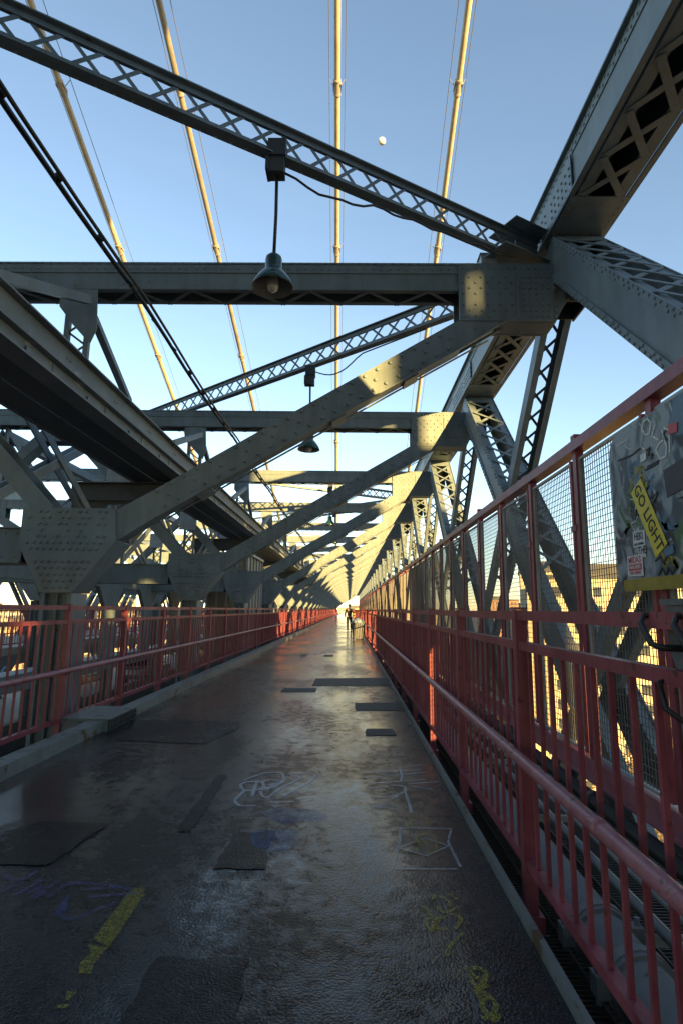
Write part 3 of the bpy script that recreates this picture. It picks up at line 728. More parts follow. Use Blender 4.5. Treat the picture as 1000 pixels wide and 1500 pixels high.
# dark power cables hung below the crossbeams at left
for i_, (dx, dz, lab) in enumerate(((0, 0, 'thicker upper black power cable slanting down the left sky'), (.10, -.03, 'lower black power cable slanting down the left sky, beside the thicker one'))):
    b = MB(); pts = []
    for j in range(-6, 150):
        y = 1.0+j*1.0; ph = ((y-Y1) % P)/P; pts.append((-2.85+dx, y, 5.52+dz-.10*(4*ph*(1-ph))))
    b.tube(pts, .030 if i_ == 0 else .022, 6)
    if i_ == 0:
        for j in range(60):
            y = 2+j*.9; b.bar((-2.85, y, 5.47-.0), (-2.80, y, 5.42), .05, .05)
    tag(b.build('power_cable', 'black_rubber', None, True), lab, 'cable', 'power cables under the crossbeams')

# ------------------------------------------------------------------ hanging service platform at left
t = thing('service_platform', 'long grey service platform with dark underside hung at upper left', 'platform', (-3.8, 0, 4.2))
b = MB()
ya, yb = -10, 160
b.box(-.03, 0, ya, yb, .03, .60); b.box(-.14, .10, ya, yb, .602, .625); b.box(-.155, .14, ya, yb, 0, .028)
b.box(.001, .10, ya, yb, .255, .275)
for i in range(60):
    y = 2+i*1.55
    b.box(.001, .012, y, y+.03, .03, .25)
    if i < 14:
        b.box(.02, .05, y+.9, y+1.02, .10, .16); b.rivet((.012, y+.3, .45), (1,0,0), .016); b.rivet((.012, y+.4, .45), (1,0,0), .016)
b.build('fascia_girder', 'platform_paint', t)
b = MB()
for j in range(2):
    x0 = -.52*j-.165
    for i in range(28):
        y = ya+i*6.1; b.box(x0-.48, x0, y, y+6.05, .05, .09)
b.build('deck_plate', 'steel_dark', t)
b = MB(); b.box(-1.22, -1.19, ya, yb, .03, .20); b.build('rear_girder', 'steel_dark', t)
for i in range(9):
    y = 12.5+10.3*i
    c = MB(); c.box(-2.6, .05, y, y+.03, -.40, -.03); c.box(-2.6, .12, y-.13, y+.16, -.028, -.002); c.box(-2.6, .0, y-.11, y+.14, -.43, -.402)
    c.prism([(-2.55,-.75),(-1.9,-.75),(-1.7,-.52),(-.5,-.432),(-2.55,-.432)], y-.02, y-.005)
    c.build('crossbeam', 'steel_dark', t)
for kf in range(0, 14):                    # hangers from each portal crossbeam
    y = Y1+P*kf-.05
    h = MB()
    h.prism([(-.32,1.36),(-.10,1.08),(.16,.80),(.24,1.02),(.20,1.62),(-.32,1.62)], y-.03, y-.015)
    h.box(-.25, -.18, y+.02, y+.09, .60, 1.4); h.box(.04, .11, y+.02, y+.09, .60, 1.4)
    zigzag(h, (-.07,y+.055,.62), (-.07,y+.055,1.4), (1,0,0), .26, .2, .03, .01)
    h.bar((.12,y+.1,1.25), (.03,y+1.75,.63), .10, .09); h.bar((.12,y-.1,1.42), (.02,y-1.9,.64), .10, .12)
    h.build('hanger', 'steel', t)
# laced inner struts standing on the tie girders
def inner_post(y, lab, grp, first=None):
    if first: return dup(first, (-7.3, y, 0), lab, grp)
    t = thing('inner_truss', lab, 'truss', (-7.3, y, 0), grp)
    for s_ in (-1, 1):
        c = MB()
        for x in (-.16, .16): c.bar((s_*1.6+x, .2, 2.42), (s_*1.6+x, .2, 5.86), .06, .10)
        lattice_x(c, (s_*1.6,.2,2.6), (s_*1.6,.2,5.7), (1,0,0), .30, .34, .04, .01); c.build('post', 'steel', t)
        c = MB()
        for x in (-.10, .10):
            c.bar((s_*1.6+x, .3, 2.5), (s_*1.6+x, P-.1, 5.8), .03, .16); c.bar((s_*1.6+x+.03, .3, 5.8), (s_*1.6+x+.03, P-.1, 2.5), .03, .16)
        c.build('cross_diagonal', 'steel', t)
        c = MB(); c.box(s_*1.6-.3, s_*1.6+.3, -.04, -.02, 4.1, 4.75)
        for q_ in range(5):
            for w_ in range(4): c.rivet((s_*1.6-.22+.11*q_, -.041, 4.2+.14*w_), (0,-1,0), .018)
        c.build('gusset', 'galvanised', t)
        c = MB(); c.box(s_*1.6-.12, s_*1.6+.12, .46, P-.06, 5.6, 5.83); c.build('top_rail', 'steel', t)
    return t
ip = None
for kf in range(0, 20):
    lab = {0:'inner truss bay left of the big column gusset, crossed diagonals', 1:'second inner truss bay with crossed diagonals under the service platform'}.get(kf, 'distant inner truss bay of crossed diagonals along the bridge middle')
    grp = 'inner truss bays' if kf < 2 else 'distant inner truss bays'
    r_ = inner_post(Y1+P*kf, lab, grp, ip); ip = ip or r_

# arcade with octagonal openings along the inner track
t = thing('arcade_girder', 'steel girder with octagonal openings left of the near railing', 'girder', (-6.9, 0, 0))
h_ = P/2
for kf in range(-1, 36):
    y0 = Y1-.2+kf*h_; c = MB()
    if kf > 32: break
    oc = [(y0+.35,-.0),(y0+.35,1.35),(y0+.85,1.95),(y0+h_-.85,1.95),(y0+h_-.35,1.35),(y0+h_-.35,0)]
    c.prism_x([(y0,0),(y0+.35,0),(y0+.35,1.35),(y0,1.35)], -.06, .06); c.prism_x([(y0+h_-.35,0),(y0+h_,0),(y0+h_,1.35),(y0+h_-.35,1.35)], -.06, .06)
    c.prism_x([(y0,1.35),(y0+.35,1.35),(y0+.85,1.95),(y0,1.95)], -.06, .06); c.prism_x([(y0+h_-.35,1.35),(y0+h_,1.35),(y0+h_,1.95),(y0+h_-.85,1.95)], -.06, .06)
    c.box(-.06, .06, y0, y0+h_, 1.95, 2.35)
    c.build('bay', 'steel', t)
b = MB(); b.box(-.14, .14, Y1-P, Y1+P*16, 2.352, 2.372); b.box(-.4, .1, Y1-P, Y1+P*16, -.35, -.002); b.build('flange', 'steel', t)

# ------------------------------------------------------------------ railings
BAY = 1.70
def railing(name, x, side, y0, n, label, stuff_from=100, hand=True):
    """side = +1: walkway lies on the +x side"""
    t = thing(name, label, 'railing', (x, y0, 0))
    Ltot = n*BAY
    def longbar(nm, za, zb, wa, wb, mat):
        b = MB()
        for i in range(n): b.box(wa, wb, i*BAY+.035, (i+1)*BAY-.035, za, zb)
        b.build(nm, mat, t)
    longbar('top_rail', 1.355, 1.405, -.022, .022, 'red_paint'); longbar('middle_rail', 1.195, 1.24, -.022, .022, 'red_paint'); longbar('bottom_rail', .10, .145, -.026, .026, 'red_paint')
    post = MB(); post.box(-.032, .032, -.032, .032, -.12, 1.41); post.box(-.037, .037, -.037, .037, 1.412, 1.425); post.box(-.055, .055, -.05, .05, -.20, -.122)
    post.box(side*.033 if side>0 else -.075, .075 if side>0 else -.033, -.012, .012, .63, .66)
    pm = post.mesh('post', 'red_paint')
    bp = MB()
    nb = 11
    for j in range(1, nb):
        y = j*BAY/nb; bp.box(-.0095, .0095, y-.0095, y+.0095, .146, 1.194)
    bm = bp.mesh('baluster_panel', 'red_paint')
    rest = MB()
    for i in range(min(n+1, stuff_from)):
        o = link('post', pm, t); o.location.y = i*BAY
    for i in range(min(n, stuff_from)):
        o = link('baluster_panel', bm, t); o.location.y = i*BAY
    if hand:
        b = MB(); pts = [(side*.09, y*BAY, .675) for y in range(0, n+1)]
        b.tube(pts, .030, 10)
        for i in range(0, n, 3): b.tube([(side*.09, i*BAY+.55, .675), (side*.09, i*BAY+.61, .675)], .034, 10)
        b.build('handrail', 'red_worn', t, True)
        b = MB()
        for i in range(n): b.bar((side*.03, i*BAY, .625), (side*.09, i*BAY, .642), .02, .02)
        b.build('handrail_bracket', 'red_paint', t)
    return t
railing('railing', -3.28, 1, 6.62-5*BAY, 100, 'long red steel railing along the left edge of the walkway')
railing('railing', .95, -1, 3.20-4*BAY, 100, 'long red steel railing along the right edge of the walkway')
railing('railing', -11.35, -1, 3.0, 80, 'far red railing of the other walkway, seen behind the left columns', hand=False)
railing('railing', -15.55, 1, 3.0, 80, 'outermost red railing of the other walkway at far left', hand=False)

# ------------------------------------------------------------------ tall mesh fence on the right
MBAY = 1.24; FX = 2.0
t = thing('mesh_fence', 'tall maroon framed wire mesh fence along the right side', 'fence', (FX, 1.09-3*MBAY, 0))
nm_ = 95
b = MB(); b.box(-.06, .06, 0, nm_*MBAY, 2.80, 2.89); b.build('top_rail', 'red_paint', t)
b = MB(); b.box(-.05, .05, 0, nm_*MBAY, .10, .24); b.box(-.09, .09, 0, nm_*MBAY, .085, .099); b.build('bottom_rail', 'red_worn', t)
pm = MB(); pm.box(-.035, .035, -.035, .035, .242, 2.798); pm.box(-.028, -.0, .10, .135, .26, 2.74)
pm.box(-.045,.0,.02,.12,1.0,1.05); pm.box(-.045,.0,.02,.12,2.1,2.15); pm = pm.mesh('post', 'red_paint')
ph2 = MB(); ph2.box(-.04, .04, -.04, .04, 2.892, 2.95); ph2 = ph2.mesh('post_cap', 'red_paint')
w = MB(); y = .16
while y < MBAY-.05: w.box(-.0024, .0024, y-.0024, y+.0024, .27, 2.72); y += .042
z = .29
while z < 2.72: w.box(.0025, .0073, .15, MBAY-.05, z-.0024, z+.0024); z += .052
wm = w.mesh('wire_panel', 'wire')
fr = MB(); fr.box(-.015,.015,.137,.16,.255,2.735); fr.box(-.015,.015,MBAY-.06,MBAY-.037,.255,2.735); fr.box(-.015,.015,.162,MBAY-.062,2.712,2.735); fr.box(-.015,.015,.162,MBAY-.062,.255,.275)
frm = fr.mesh('panel_frame', 'galvanised')
for i in range(nm_):
    o = link('post', pm, t); o.location.y = i*MBAY
    if i % 3 == 0: c = link('post_cap', ph2, o)
    o = link('wire_panel', wm, t); o.location.y = i*MBAY
    c = link('panel_frame', frm, o)

# ------------------------------------------------------------------ painted sign on the fence
TXT = []
def text_mesh(body, size, mat, name, parent, loc, ang, label=None, sx=1.0):
    cu = bpy.data.curves.new('txt', 'FONT'); cu.body = body; cu.size = size; cu.align_x = 'CENTER'; cu.align_y = 'CENTER'; cu.extrude = .0006; cu.resolution_u = 2; cu.offset = size*.012
    to = bpy.data.objects.new('txt', cu); COL.objects.link(to); bpy.context.view_layer.update()
    me = bpy.data.meshes.new_from_object(to.evaluated_get(bpy.context.evaluated_depsgraph_get()))
    bpy.data.objects.remove(to); me.materials.clear(); me.materials.append(MAT[mat]); me.name = name
    # text plane faces -x: local text x -> -y ... reading left to right as y decreases; text y -> z
    R = Matrix(((0,0,-1),(-1,0,0),(0,1,0)))
    A2 = Matrix.Rotation(ang, 3, 'Z')
    S2 = Matrix.Diagonal((sx,1,1))
    for v in me.vertices: v.co = R @ (A2 @ (S2 @ v.co))
    o = link(name, me, parent, label); o.location = loc; return o
SY, SZ = 3.0, 2.10                         # sign centre
sg = thing('sign_board', 'large graffiti-covered sign board with stickers on the mesh fence', 'sign', (1.915, SY, SZ))
def rrect(y0, y1, z0, z1, r, n=5):
    pts = []
    for cy, cz, a0 in ((y1-r, z0+r, -90), (y1-r, z1-r, 0), (y0+r, z1-r, 90), (y0+r, z0+r, 180)):
        for i in range(n+1): a = radians(a0+90*i/n); pts.append((cy+r*cos(a), cz+r*sin(a)))
    return pts
b = MB(); b.prism_x(rrect(-.95, 1.02, -.53, .56, .13), -.012, .012); b.build('panel', 'painted_sign', sg)
b = MB(); b.prism_x(rrect(-.95, .93, -.555, -.475, .03), -.019, -.013); b.build('edge_paint', 'faded_yellow', sg, label='yellow painted lower border')
def sticker(y, z, w_, h_, ang, mat, x, label=None):
    b = MB(); pts = []
    for a_, c_ in ((-w_/2,-h_/2),(w_/2,-h_/2),(w_/2,h_/2),(-w_/2,h_/2)):
        pts.append((-(a_*cos(ang)-c_*sin(ang)), a_*sin(ang)+c_*cos(ang)))
    b.prism_x(list(reversed([(p[0],p[1]) for p in pts])), -.001, .001)
    o = b.build('sticker', mat, sg, label=label); o.location = (x, y, z); return o
def sgp(px_, py_):                         # point on the sign plane
    d = ray(px_, py_); k_ = (1.905-0)/d.x; return (d.y*k_-SY, EYE+d.z*k_-SZ)
y_, z_ = sgp(950, 757); s1 = sticker(y_, z_, .52, .155, radians(-62), 'sticker_yellow', -.017, 'diagonal yellow sticker reading GO LIGHT')
text_mesh('GO LIGHT', .115, 'ink', 'lettering', s1, (-.0022,0,0), radians(-62), sx=.95)
y_, z_ = sgp(937, 797); s2 = sticker(y_, z_, .15, .175, radians(-2), 'sticker_white', -.017, 'white sticker with black block letters')
for tx, dz, hh in (('HEKI', .05, .07), ('NOT A HUMAN', .0, .022), ('KUTHE', -.045, .07)): text_mesh(tx, hh, 'ink', 'lettering', s2, (-.0022,0,dz), 0, sx=.75)
y_, z_ = sgp(932, 829); s3 = sticker(y_, z_, .20, .135, radians(-2), 'sticker_white', -.021, 'white and red sticker reading MIDAS')
b = MB(); b.box(-.0018,-.0012,-.085,.085,-.03,.012); b.build('red_bar', 'sticker_red', s3)
text_mesh('MIDAS', .06, 'sticker_red', 'lettering', s3, (-.0022,0,.038), 0, sx=.95)
text_mesh('WAS HERE', .034, 'sticker_white', 'lettering', s3, (-.0026,0,-.009), 0, sx=.9)
text_mesh('TWO WHITE', .030, 'sticker_red', 'lettering', s3, (-.0022,0,-.047), 0, sx=.85)
y_, z_ = sgp(990, 700); sticker(y_, z_, .22, .17, radians(6), 'sticker_dark', -.017, 'dark purple rectangular sticker')
def sign_strokes(lines, w_, mat, label):
    b = MB()
    for ln in lines:
        pts = [sgp(*p) for p in ln]
        for a_, c_ in zip(pts[:-1], pts[1:]): b.bar((-.0150,a_[0],a_[1]), (-.0150,c_[0],c_[1]), w_, .002, (1,0,0))
    b.build('paint_scrawl', mat, sg, label=label)['kind'] = 'stuff'
qq = lambda pl: zz(930, 600, .12, pl)
sign_strokes([qq([(190,150),(150,110),(100,160),(90,240),(130,310),(180,290),(200,150)]), qq([(250,190),(210,320),(290,370)]), qq([(330,240),(360,360),(290,420),(260,500),(310,600),(380,570),(390,440),(350,350)]),
    qq([(420,180),(425,520)]), qq([(350,220),(480,275)]), qq([(70,450),(120,490)])], .012, 'sticker_white', 'white looping scrawl on the sign')
sign_strokes([qq([(140,500),(180,470),(160,560),(220,540),(200,600)]), qq([(150,700),(300,620)]), qq([(130,740),(290,650)]), qq([(380,250),(350,300),(400,380)]), [(905,675),(925,667),(940,655)], [(960,822),(968,815),(972,825),(980,812)], [(965,842),(970,832),(975,842),(980,832),(985,842),(990,830)]], .012, 'ink', 'black marker scrawl on the sign')
R5 = random.Random(11)
for mt_, nn_, w__, lb in (('ink', 16, .012, 'black tags'), ('sticker_white', 9, .009, 'thin white tags'), ('spray_blue', 7, .030, 'blue sprayed strokes'), ('spray_green', 5, .034, 'green sprayed strokes'), ('faded_yellow', 4, .04, 'old yellow paint showing through')):
    b = MB(); prev = None
    for i_ in range(nn_):
        y = R5.uniform(-.75, .85); z = R5.uniform(-.40, .45); pts = [(y, z)]
        for k_ in range(R5.randint(4, 9)): y += R5.uniform(-.09, .07); z += R5.uniform(-.07, .07); pts.append((max(-.85,min(.92,y)), max(-.44,min(.48,z))))
        xo = -.0128-.0002*(i_ % 6)-(.001 if mt_ in ('ink','sticker_white') else 0)
        for a_, c_ in zip(pts[:-1], pts[1:]): b.bar((xo,a_[0],a_[1]), (xo,c_[0],c_[1]), w__*R5.uniform(.6,1.2), .0006, (1,0,0))
    tg_ = b.build('paint_scrawl', mt_, sg, label=lb); tg_['kind'] = 'stuff'
for py_, pz_, pw, ph_, pm_ in ((.55,.30,.07,.05,'sticker_white'), (.2,.38,.09,.06,'sticker_red'), (-.1,-.25,.08,.10,'sticker_white'), (.72,-.05,.05,.07,'sticker_dark'), (.35,-.33,.10,.05,'spray_blue')): sticker(py_, pz_, pw, ph_, R5.uniform(-.4,.4), pm_, -.0165)
b = MB()
for yy in (-.6, 0, .6): b.bar((.014, yy, -.5), (.014, yy, .5), .03, .02, (1,0,0))
b.build('back_rail', 'galvanised', sg)

# grey steel box with rod handles hung on the near railing
t = thing('steel_box', 'dark grey steel box with black rod handles at the right edge, on the railing', 'box', (.95, 1.30, 0))
b = MB(); pr = [(-.40,1.16),(-.30,1.0),(.33,1.0),(.47,1.30),(.47,1.425),(-.40,1.425)]
b.prism_x([(y, z) for y, z in pr], .028, .30); b.box(.02, .31, -.42, .49, 1.426, 1.445); b.build('body', 'box_grey', t)
for yy in (.30, .12):
    b = MB(); b.tube([(.028,yy+.17,1.395),(-.03,yy+.19,1.395),(-.045,yy+.185,1.37),(-.04,yy+.14,1.31),(-.02,yy+.12,1.30),(.03,yy+.10,1.30)], .010, 8); b.build('handle', 'black_rubber', t, True)
b = MB(); b.tube([(.02,.42,1.22),(-.03,.43,1.20),(-.035,.40,1.13),(0,.38,1.10),(.03,.36,1.11)], .009, 8); b.build('hook', 'black_rubber', t, True)

# ------------------------------------------------------------------ service strip between railing and mesh fence
b = MB()
y = -3.0
while y < 26: b.box(.86, 2.4, y-.004, y+.004, -.40, -.365); y += .035
for x in (1.02, 1.18, 1.5, 1.66, 1.82, 2.0, 2.2): b.box(x-.006, x+.006, -3, 60, -.363, -.355)
struct(b.build('grating', 'grating'))
b = MB(); b.box(.86, 2.6, 26, YE, -.42, -.38); b.box(.86, 2.6, -3, 26, -1.5, -1.46); struct(b.build('service_deck', 'grating'))
b = MB()
for i in range(-1, 30):
    y = 3.20+BAY*i
    b.box(.84, 2.5, y-.05, y+.05, -.50, -.41); b.box(.88, 1.02, y-.06, y-.045, -.40, -.20)
struct(b.build('deck_bracket', 'steel_dark'))
t = thing('water_pipe', 'thick grey pipe with bolted couplings lying under the right railing', 'pipe', (1.26, 0, -.17))
b = MB(); b.tube([(0,-2,0),(0,8,0),(0.02,60,0)], .125, 20); b.build('pipe', 'grey_pipe', t, True)
for y in (2.72, 3.10, 9.3, 15.6, 22):
    c = MB(); c.tube([(0,y-.045,0),(0,y+.045,0)], .145, 20); c.tube([(0,y-.02,0),(0,y+.02,0)], .153, 20)
    for s_ in (-1, 1): c.bar((s_*.17,y,-.035), (s_*.17,y,.05), .06, .07, (0,1,0)); c.tube([(s_*.18,y,-.07),(s_*.18,y,.085)], .014, 8)
    c.build('coupling', 'grey_pipe', t)
b = MB(); b.tube([(.12,2.45,0),(.75,2.45,-.02)], .06, 12); b.build('branch_pipe', 'grey_pipe', t, True)
t = thing('conduit', 'black conduit pipe along the foot of the mesh fence', 'pipe', (1.84, 0, .02))
b = MB(); b.tube([(0,-2,0),(0,20,0),(0,90,0)], .055, 14); b.build('pipe', 'black_rubber', t, True)
for i in range(12):
    y = 2.9+1.6*i; c = MB(); c.tube([(0,y-.04,0),(0,y+.04,0)], .067, 14); c.build('collar', 'black_rubber', t, True)
for dx, z, r_, lab in ((1.68, -.10, .022, 'thin grey conduit beside the black conduit'), (1.60, -.18, .03, 'lower pale conduit between the thick pipe and the black conduit'), (1.95, -.06, .02, 'slim pale conduit closest to the mesh fence foot')):
    b = MB(); b.tube([(dx,-2,z),(dx,30,z),(dx,90,z)], r_, 8); tag(b.build('thin_conduit', 'galvanised', None, True), lab, 'pipe', 'thin conduits')
b = MB()
for i in range(20):
    y = 3.20+BAY*i; b.box(1.5, 2.05, y-.02, y+.02, -.26, -.215)
struct(b.build('pipe_rest', 'galvanised'))

# drain box in the left kerb
t = thing('drain_box', 'grey metal drain box with slotted front in the left kerb', 'drain', (-2.70, 7.05, 0))
b = MB(); b.box(-.56, 0, -.42, .42, .132, .142); b.box(-.56, -.02, -.42, -.40, .0, .13); b.box(-.56, -.02, .40, .42, .0, .13); b.box(-.56,-.54,-.398,.398,0,.13); b.build('lid', 'kerb_paint', t)
b = MB()
for i in range(11): b.box(-.012, 0, -.40+i*.079, -.388+i*.079, .005, .13)
for z in (.005, .065, .118): b.box(-.011, -.001, -.4, .4, z, z+.012)
b.box(-.05, -.04, -.398, .398, 0, .13)
b.build('grille', 'steel_dark', t)

# booth behind the left railing
t = thing('booth', 'tall booth of plywood and metal ribs behind the left railing', 'booth', (-4.45, 22.2, -.2))
b = MB(); b.box(-.7,.7,-1.7,1.7,0,3.5); b.build('panel', 'plywood', t)
b = MB()
for x in (-.7,-.35,0,.35,.7): b.box(x-.04,x+.04,-1.76,-1.702,0,3.55)
for y in (-1.7,-1.0,-.3,.4,1.1,1.7): b.box(.702,.76,y-.04,y+.04,0,3.55)
b.build('rib', 'galvanised', t)
b = MB(); b.box(-.8,.8,-1.8,1.8,3.552,3.62); b.build('roof', 'galvanised', t)
b = MB(); b.box(.765,.80,-1.66,-1.5,1.9,2.35); b.build('switch_box', 'steel_dark', t)

# ------------------------------------------------------------------ trash bin, person
t = thing('trash_bin', 'grey tapered wheeled trash bin beside the right railing', 'bin', (.44, 27.6, 0))
b = MB()
def frus(mb, w0, w1, d0, d1, z0, z1): 
    mb.add([(-w0,-d0,z0),(w0,-d0,z0),(w0,d0,z0),(-w0,d0,z0),(-w1,-d1,z1),(w1,-d1,z1),(w1,d1,z1),(-w1,d1,z1)], [(0,3,2,1),(4,5,6,7),(0,1,5,4),(1,2,6,5),(2,3,7,6),(3,0,4,7)])
frus(b, .25,.32,.25,.32,.09,.74); frus(b,.26,.26,.26,.26,.05,.088)
for x in (-.2,-.07,.07,.2): b.bar((x*.95,-.262,.12),(x*1.2,-.318,.70),.03,.016,(0,1,0))
b.build('body', 'bin_plastic', t)
b = MB(); frus(b,.345,.345,.345,.345,.742,.79); b.build('rim', 'bin_plastic', t)
b = MB(); b.lathe([(.28,.79),(.29,.84),(.2,.93),(.08,.99),(.001,1.0)], (0,0,0), 12); b.build('bin_bag', 'bag_plastic', t, True)
for x in (-.22,.22):
    b = MB(); b.tube([(x-.03,.22,.06),(x+.03,.22,.06)], .06, 12); b.build('wheel', 'tyre', t)

def skin_body(name, joints, edges, mat, parent, root=0, sub=2):
    me = bpy.data.meshes.new(name); me.from_pydata([j[0] for j in joints], edges, []); o = bpy.data.objects.new('tmp', me); COL.objects.link(o)
    o.modifiers.new('s', 'SKIN'); sm = o.modifiers.new('d', 'SUBSURF'); sm.levels = sub; sm.render_levels = sub
    for i, j in enumerate(joints):
        sv = me.skin_vertices[0].data[i]; rr = j[1]; sv.radius = rr if isinstance(rr, tuple) else (rr, rr); sv.use_root = (i == root)
    bpy.context.view_layer.update()
    m2 = bpy.data.meshes.new_from_object(o.evaluated_get(bpy.context.evaluated_depsgraph_get())); bpy.data.objects.remove(o)
    m2.materials.clear(); m2.materials.append(MAT[mat]); m2.name = name
    for p in m2.polygons: p.use_smooth = True
    return link(name, m2, parent)
t = thing('person', 'person in dark jacket and trousers walking on the wet walkway far ahead', 'person', (.02, 36.2, 0))
J = [((0,0,.92),(.13,.10)), ((0,0,1.12),(.125,.09)), ((0,-.01,1.34),(.155,.10)), ((0,0,1.47),(.06,.055)), ((0,0,1.53),.05), ((0,-.01,1.60),(.075,.09)), ((0,-.01,1.68),(.065,.08)),
     ((-.10,0,.88),(.085,.09)), ((-.11,-.10,.50),.060), ((-.10,.02,.10),.042), ((-.10,-.10,.04),.038), ((-.10,-.17,.03),.03),
     ((.10,0,.88),(.085,.09)), ((.12,-.02,.50),.060), ((.13,.20,.14),.042), ((.13,.14,.05),.036), ((.13,.07,.04),.03),
     ((-.19,0,1.40),.055), ((-.25,.05,1.13),.045), ((-.25,-.10,.90),.035), ((.19,0,1.40),.055), ((.25,.04,1.13),.045), ((.24,-.12,.92),.035)]
Ed = [(0,1),(1,2),(2,3),(3,4),(4,5),(5,6),(0,7),(7,8),(8,9),(9,10),(10,11),(0,12),(12,13),(13,14),(14,15),(15,16),(2,17),(17,18),(18,19),(2,20),(20,21),(21,22)]
skin_body('body', J, Ed, 'skin', t)
cl_ = [((0,0,.90),(.15,.12)), ((0,0,1.12),(.15,.115)), ((0,-.01,1.33),(.18,.125)), ((0,0,1.45),(.085,.075)), ((-.20,0,1.40),.07), ((-.255,.05,1.13),.06), ((-.255,-.09,.93),.05), ((.20,0,1.40),.07), ((.255,.04,1.13),.06), ((.245,-.11,.95),.05)]
skin_body('jacket', cl_, [(0,1),(1,2),(2,3),(2,4),(4,5),(5,6),(2,7),(7,8),(8,9)], 'jacket', t)
tr = [((0,0,.93),(.145,.115)), ((-.10,0,.86),(.10,.105)), ((-.11,-.10,.50),.075), ((-.10,.01,.12),.058), ((.10,0,.86),(.10,.105)), ((.12,-.02,.50),.075), ((.13,.19,.16),.058)]
skin_body('trousers', tr, [(0,1),(1,2),(2,3),(0,4),(4,5),(5,6)], 'trousers', t)
b = MB(); b.lathe([(.001,.13),(.05,.12),(.085,.07),(.095,.0),(.085,-.05),(.06,-.07)], (0,.012,1.63), 14); b.build('hair', 'hair', t, True)
fc = MB(); fc.bar((0,-.10,1.585),(0,-.118,1.60),.02,.035)
for s_ in (-1,1): fc.bar((s_*.03,-.088,1.625),(s_*.03,-.098,1.625),.02,.01); fc.bar((s_*.085,.0,1.60),(s_*.092,.02,1.61),.02,.05)
fc.bar((-.02,-.095,1.553),(.02,-.095,1.553),.008,.012); fc.build('face', 'skin', t)
for s_ in (-1, 1):
    hx, hy, hz = (-.25,-.12,.86) if s_ < 0 else (.24,-.14,.88)
    hnd = MB(); hnd.bar((hx,hy,hz+.05),(hx,hy-.01,hz-.02),.035,.075,(0,1,0))
    for f_ in range(4): hnd.tube([(hx,hy-.03+f_*.02,hz-.02),(hx-s_*.008,hy-.03+f_*.02,hz-.06),(hx-s_*.02,hy-.025+f_*.02,hz-.09+.006*abs(f_-1.4))], .0085, 6)
    hnd.tube([(hx,hy-.035,hz+.03),(hx-s_*.01,hy-.065,hz),(hx-s_*.015,hy-.07,hz-.03)], .009, 6); hnd.build('hand', 'skin', t)
for x, y0 in ((-.10,.02),(.13,.20)):
    sh = MB(); sh.bar((x,y0+.03,.05),(x,y0-.22,.035),.085,.07); sh.build('shoe', 'jacket', t)
t = thing('shoulder_bag', 'tan bag hanging at the side of the walking person', 'bag', (.33, 36.25, .82))
b = MB(); b.box(-.09,.07,-.14,.14,.02,.34); b.box(-.095,.075,-.145,.145,.345,.38); b.build('body', 'tan_bag', t)
b = MB(); b.tube([(0,-.1,.38),(-.07,-.05,.62),(-.07,.05,.62),(0,.1,.38)], .012, 6); b.build('strap', 'tan_bag', t)

# ------------------------------------------------------------------ cars on the lower roadway
def car_proto(loc, label, paint):
    t = thing('car', label, 'car', loc, 'cars on the roadway below')
    prof = [(-2.2,.35),(2.15,.35),(2.25,.62),(2.1,.86),(1.15,.95),(.45,1.42),(-1.0,1.45),(-1.75,1.02),(-2.2,.92),(-2.28,.6)]
    b = MB(); n = len(prof)
    rings = []
    for xx, ins in ((-.86,.0),(-.80,.0),(.80,.0),(.86,.0)):
        pass
    def wx(z): return .86 if z < 1.0 else .86-.22*(z-.95)/.5
    vs = [(-wx(z), y, z) for y, z in prof]+[(wx(z), y, z) for y, z in prof]
    b.add(vs, [tuple(range(n-1,-1,-1)), tuple(range(n,2*n))]+[(i,(i+1)%n,n+(i+1)%n,n+i) for i in range(n)])
    body = b.build('body', paint, t)
    g = MB()
    g.add([(-.76,1.04,1.02),(.76,1.04,1.02),(.62,.50,1.39),(-.62,.50,1.39)], [(0,1,2,3)]); g.add([(-.74,-1.68,1.07),(.74,-1.68,1.07),(.62,-1.06,1.41),(-.62,-1.06,1.41)], [(3,2,1,0)])
    for s_ in (-1,1): g.add([(s_*.86,.9,1.02),(s_*.86,-1.5,1.05),(s_*.77,-.95,1.38),(s_*.77,.4,1.36)], [(0,1,2,3)])
    for v in range(len(g.v)): g.v[v] = (g.v[v][0]*1.012, g.v[v][1]*1.01, g.v[v][2]+.012)
    g.build('window', 'dark_glass', body)
    for x in (-.80,.80):
        for y in (-1.4,1.4):
            w_ = MB(); w_.tube([(x-.1,y,.32),(x+.1,y,.32)], .32, 16); wh = w_.build('wheel', 'tyre', t)
            w_ = MB(); w_.tube([(x-.105,y,.32),(x+.105,y,.32)], .18, 12); w_.build('rim', 'silver_paint', wh)
    for x in (-.6,.6):
        l_ = MB(); l_.box(x-.18,x+.18,-2.27,-2.2,.68,.82); l_.build('tail_light', 'crown_red', t)
        l_ = MB(); l_.box(x-.18,x+.18,2.15,2.24,.64,.78); l_.build('headlight', 'bulb_glass', t)
    return t
c0 = car_proto((-13.0, 27.5, -3.2), 'white car on the roadway below, seen through the left railing near the big column', 'white_paint')
dup(c0, (-12.6, 17.0, -3.2), 'white car on the roadway below at the far left edge of the picture', 'cars on the roadway below')
c1 = car_proto((-12.8, 36.5, -3.2), 'silver car on the roadway below, behind the white cars', 'silver_paint')
dup(c1, (-12.9, 50, -3.2), 'farthest silver car on the roadway below', 'cars on the roadway below')

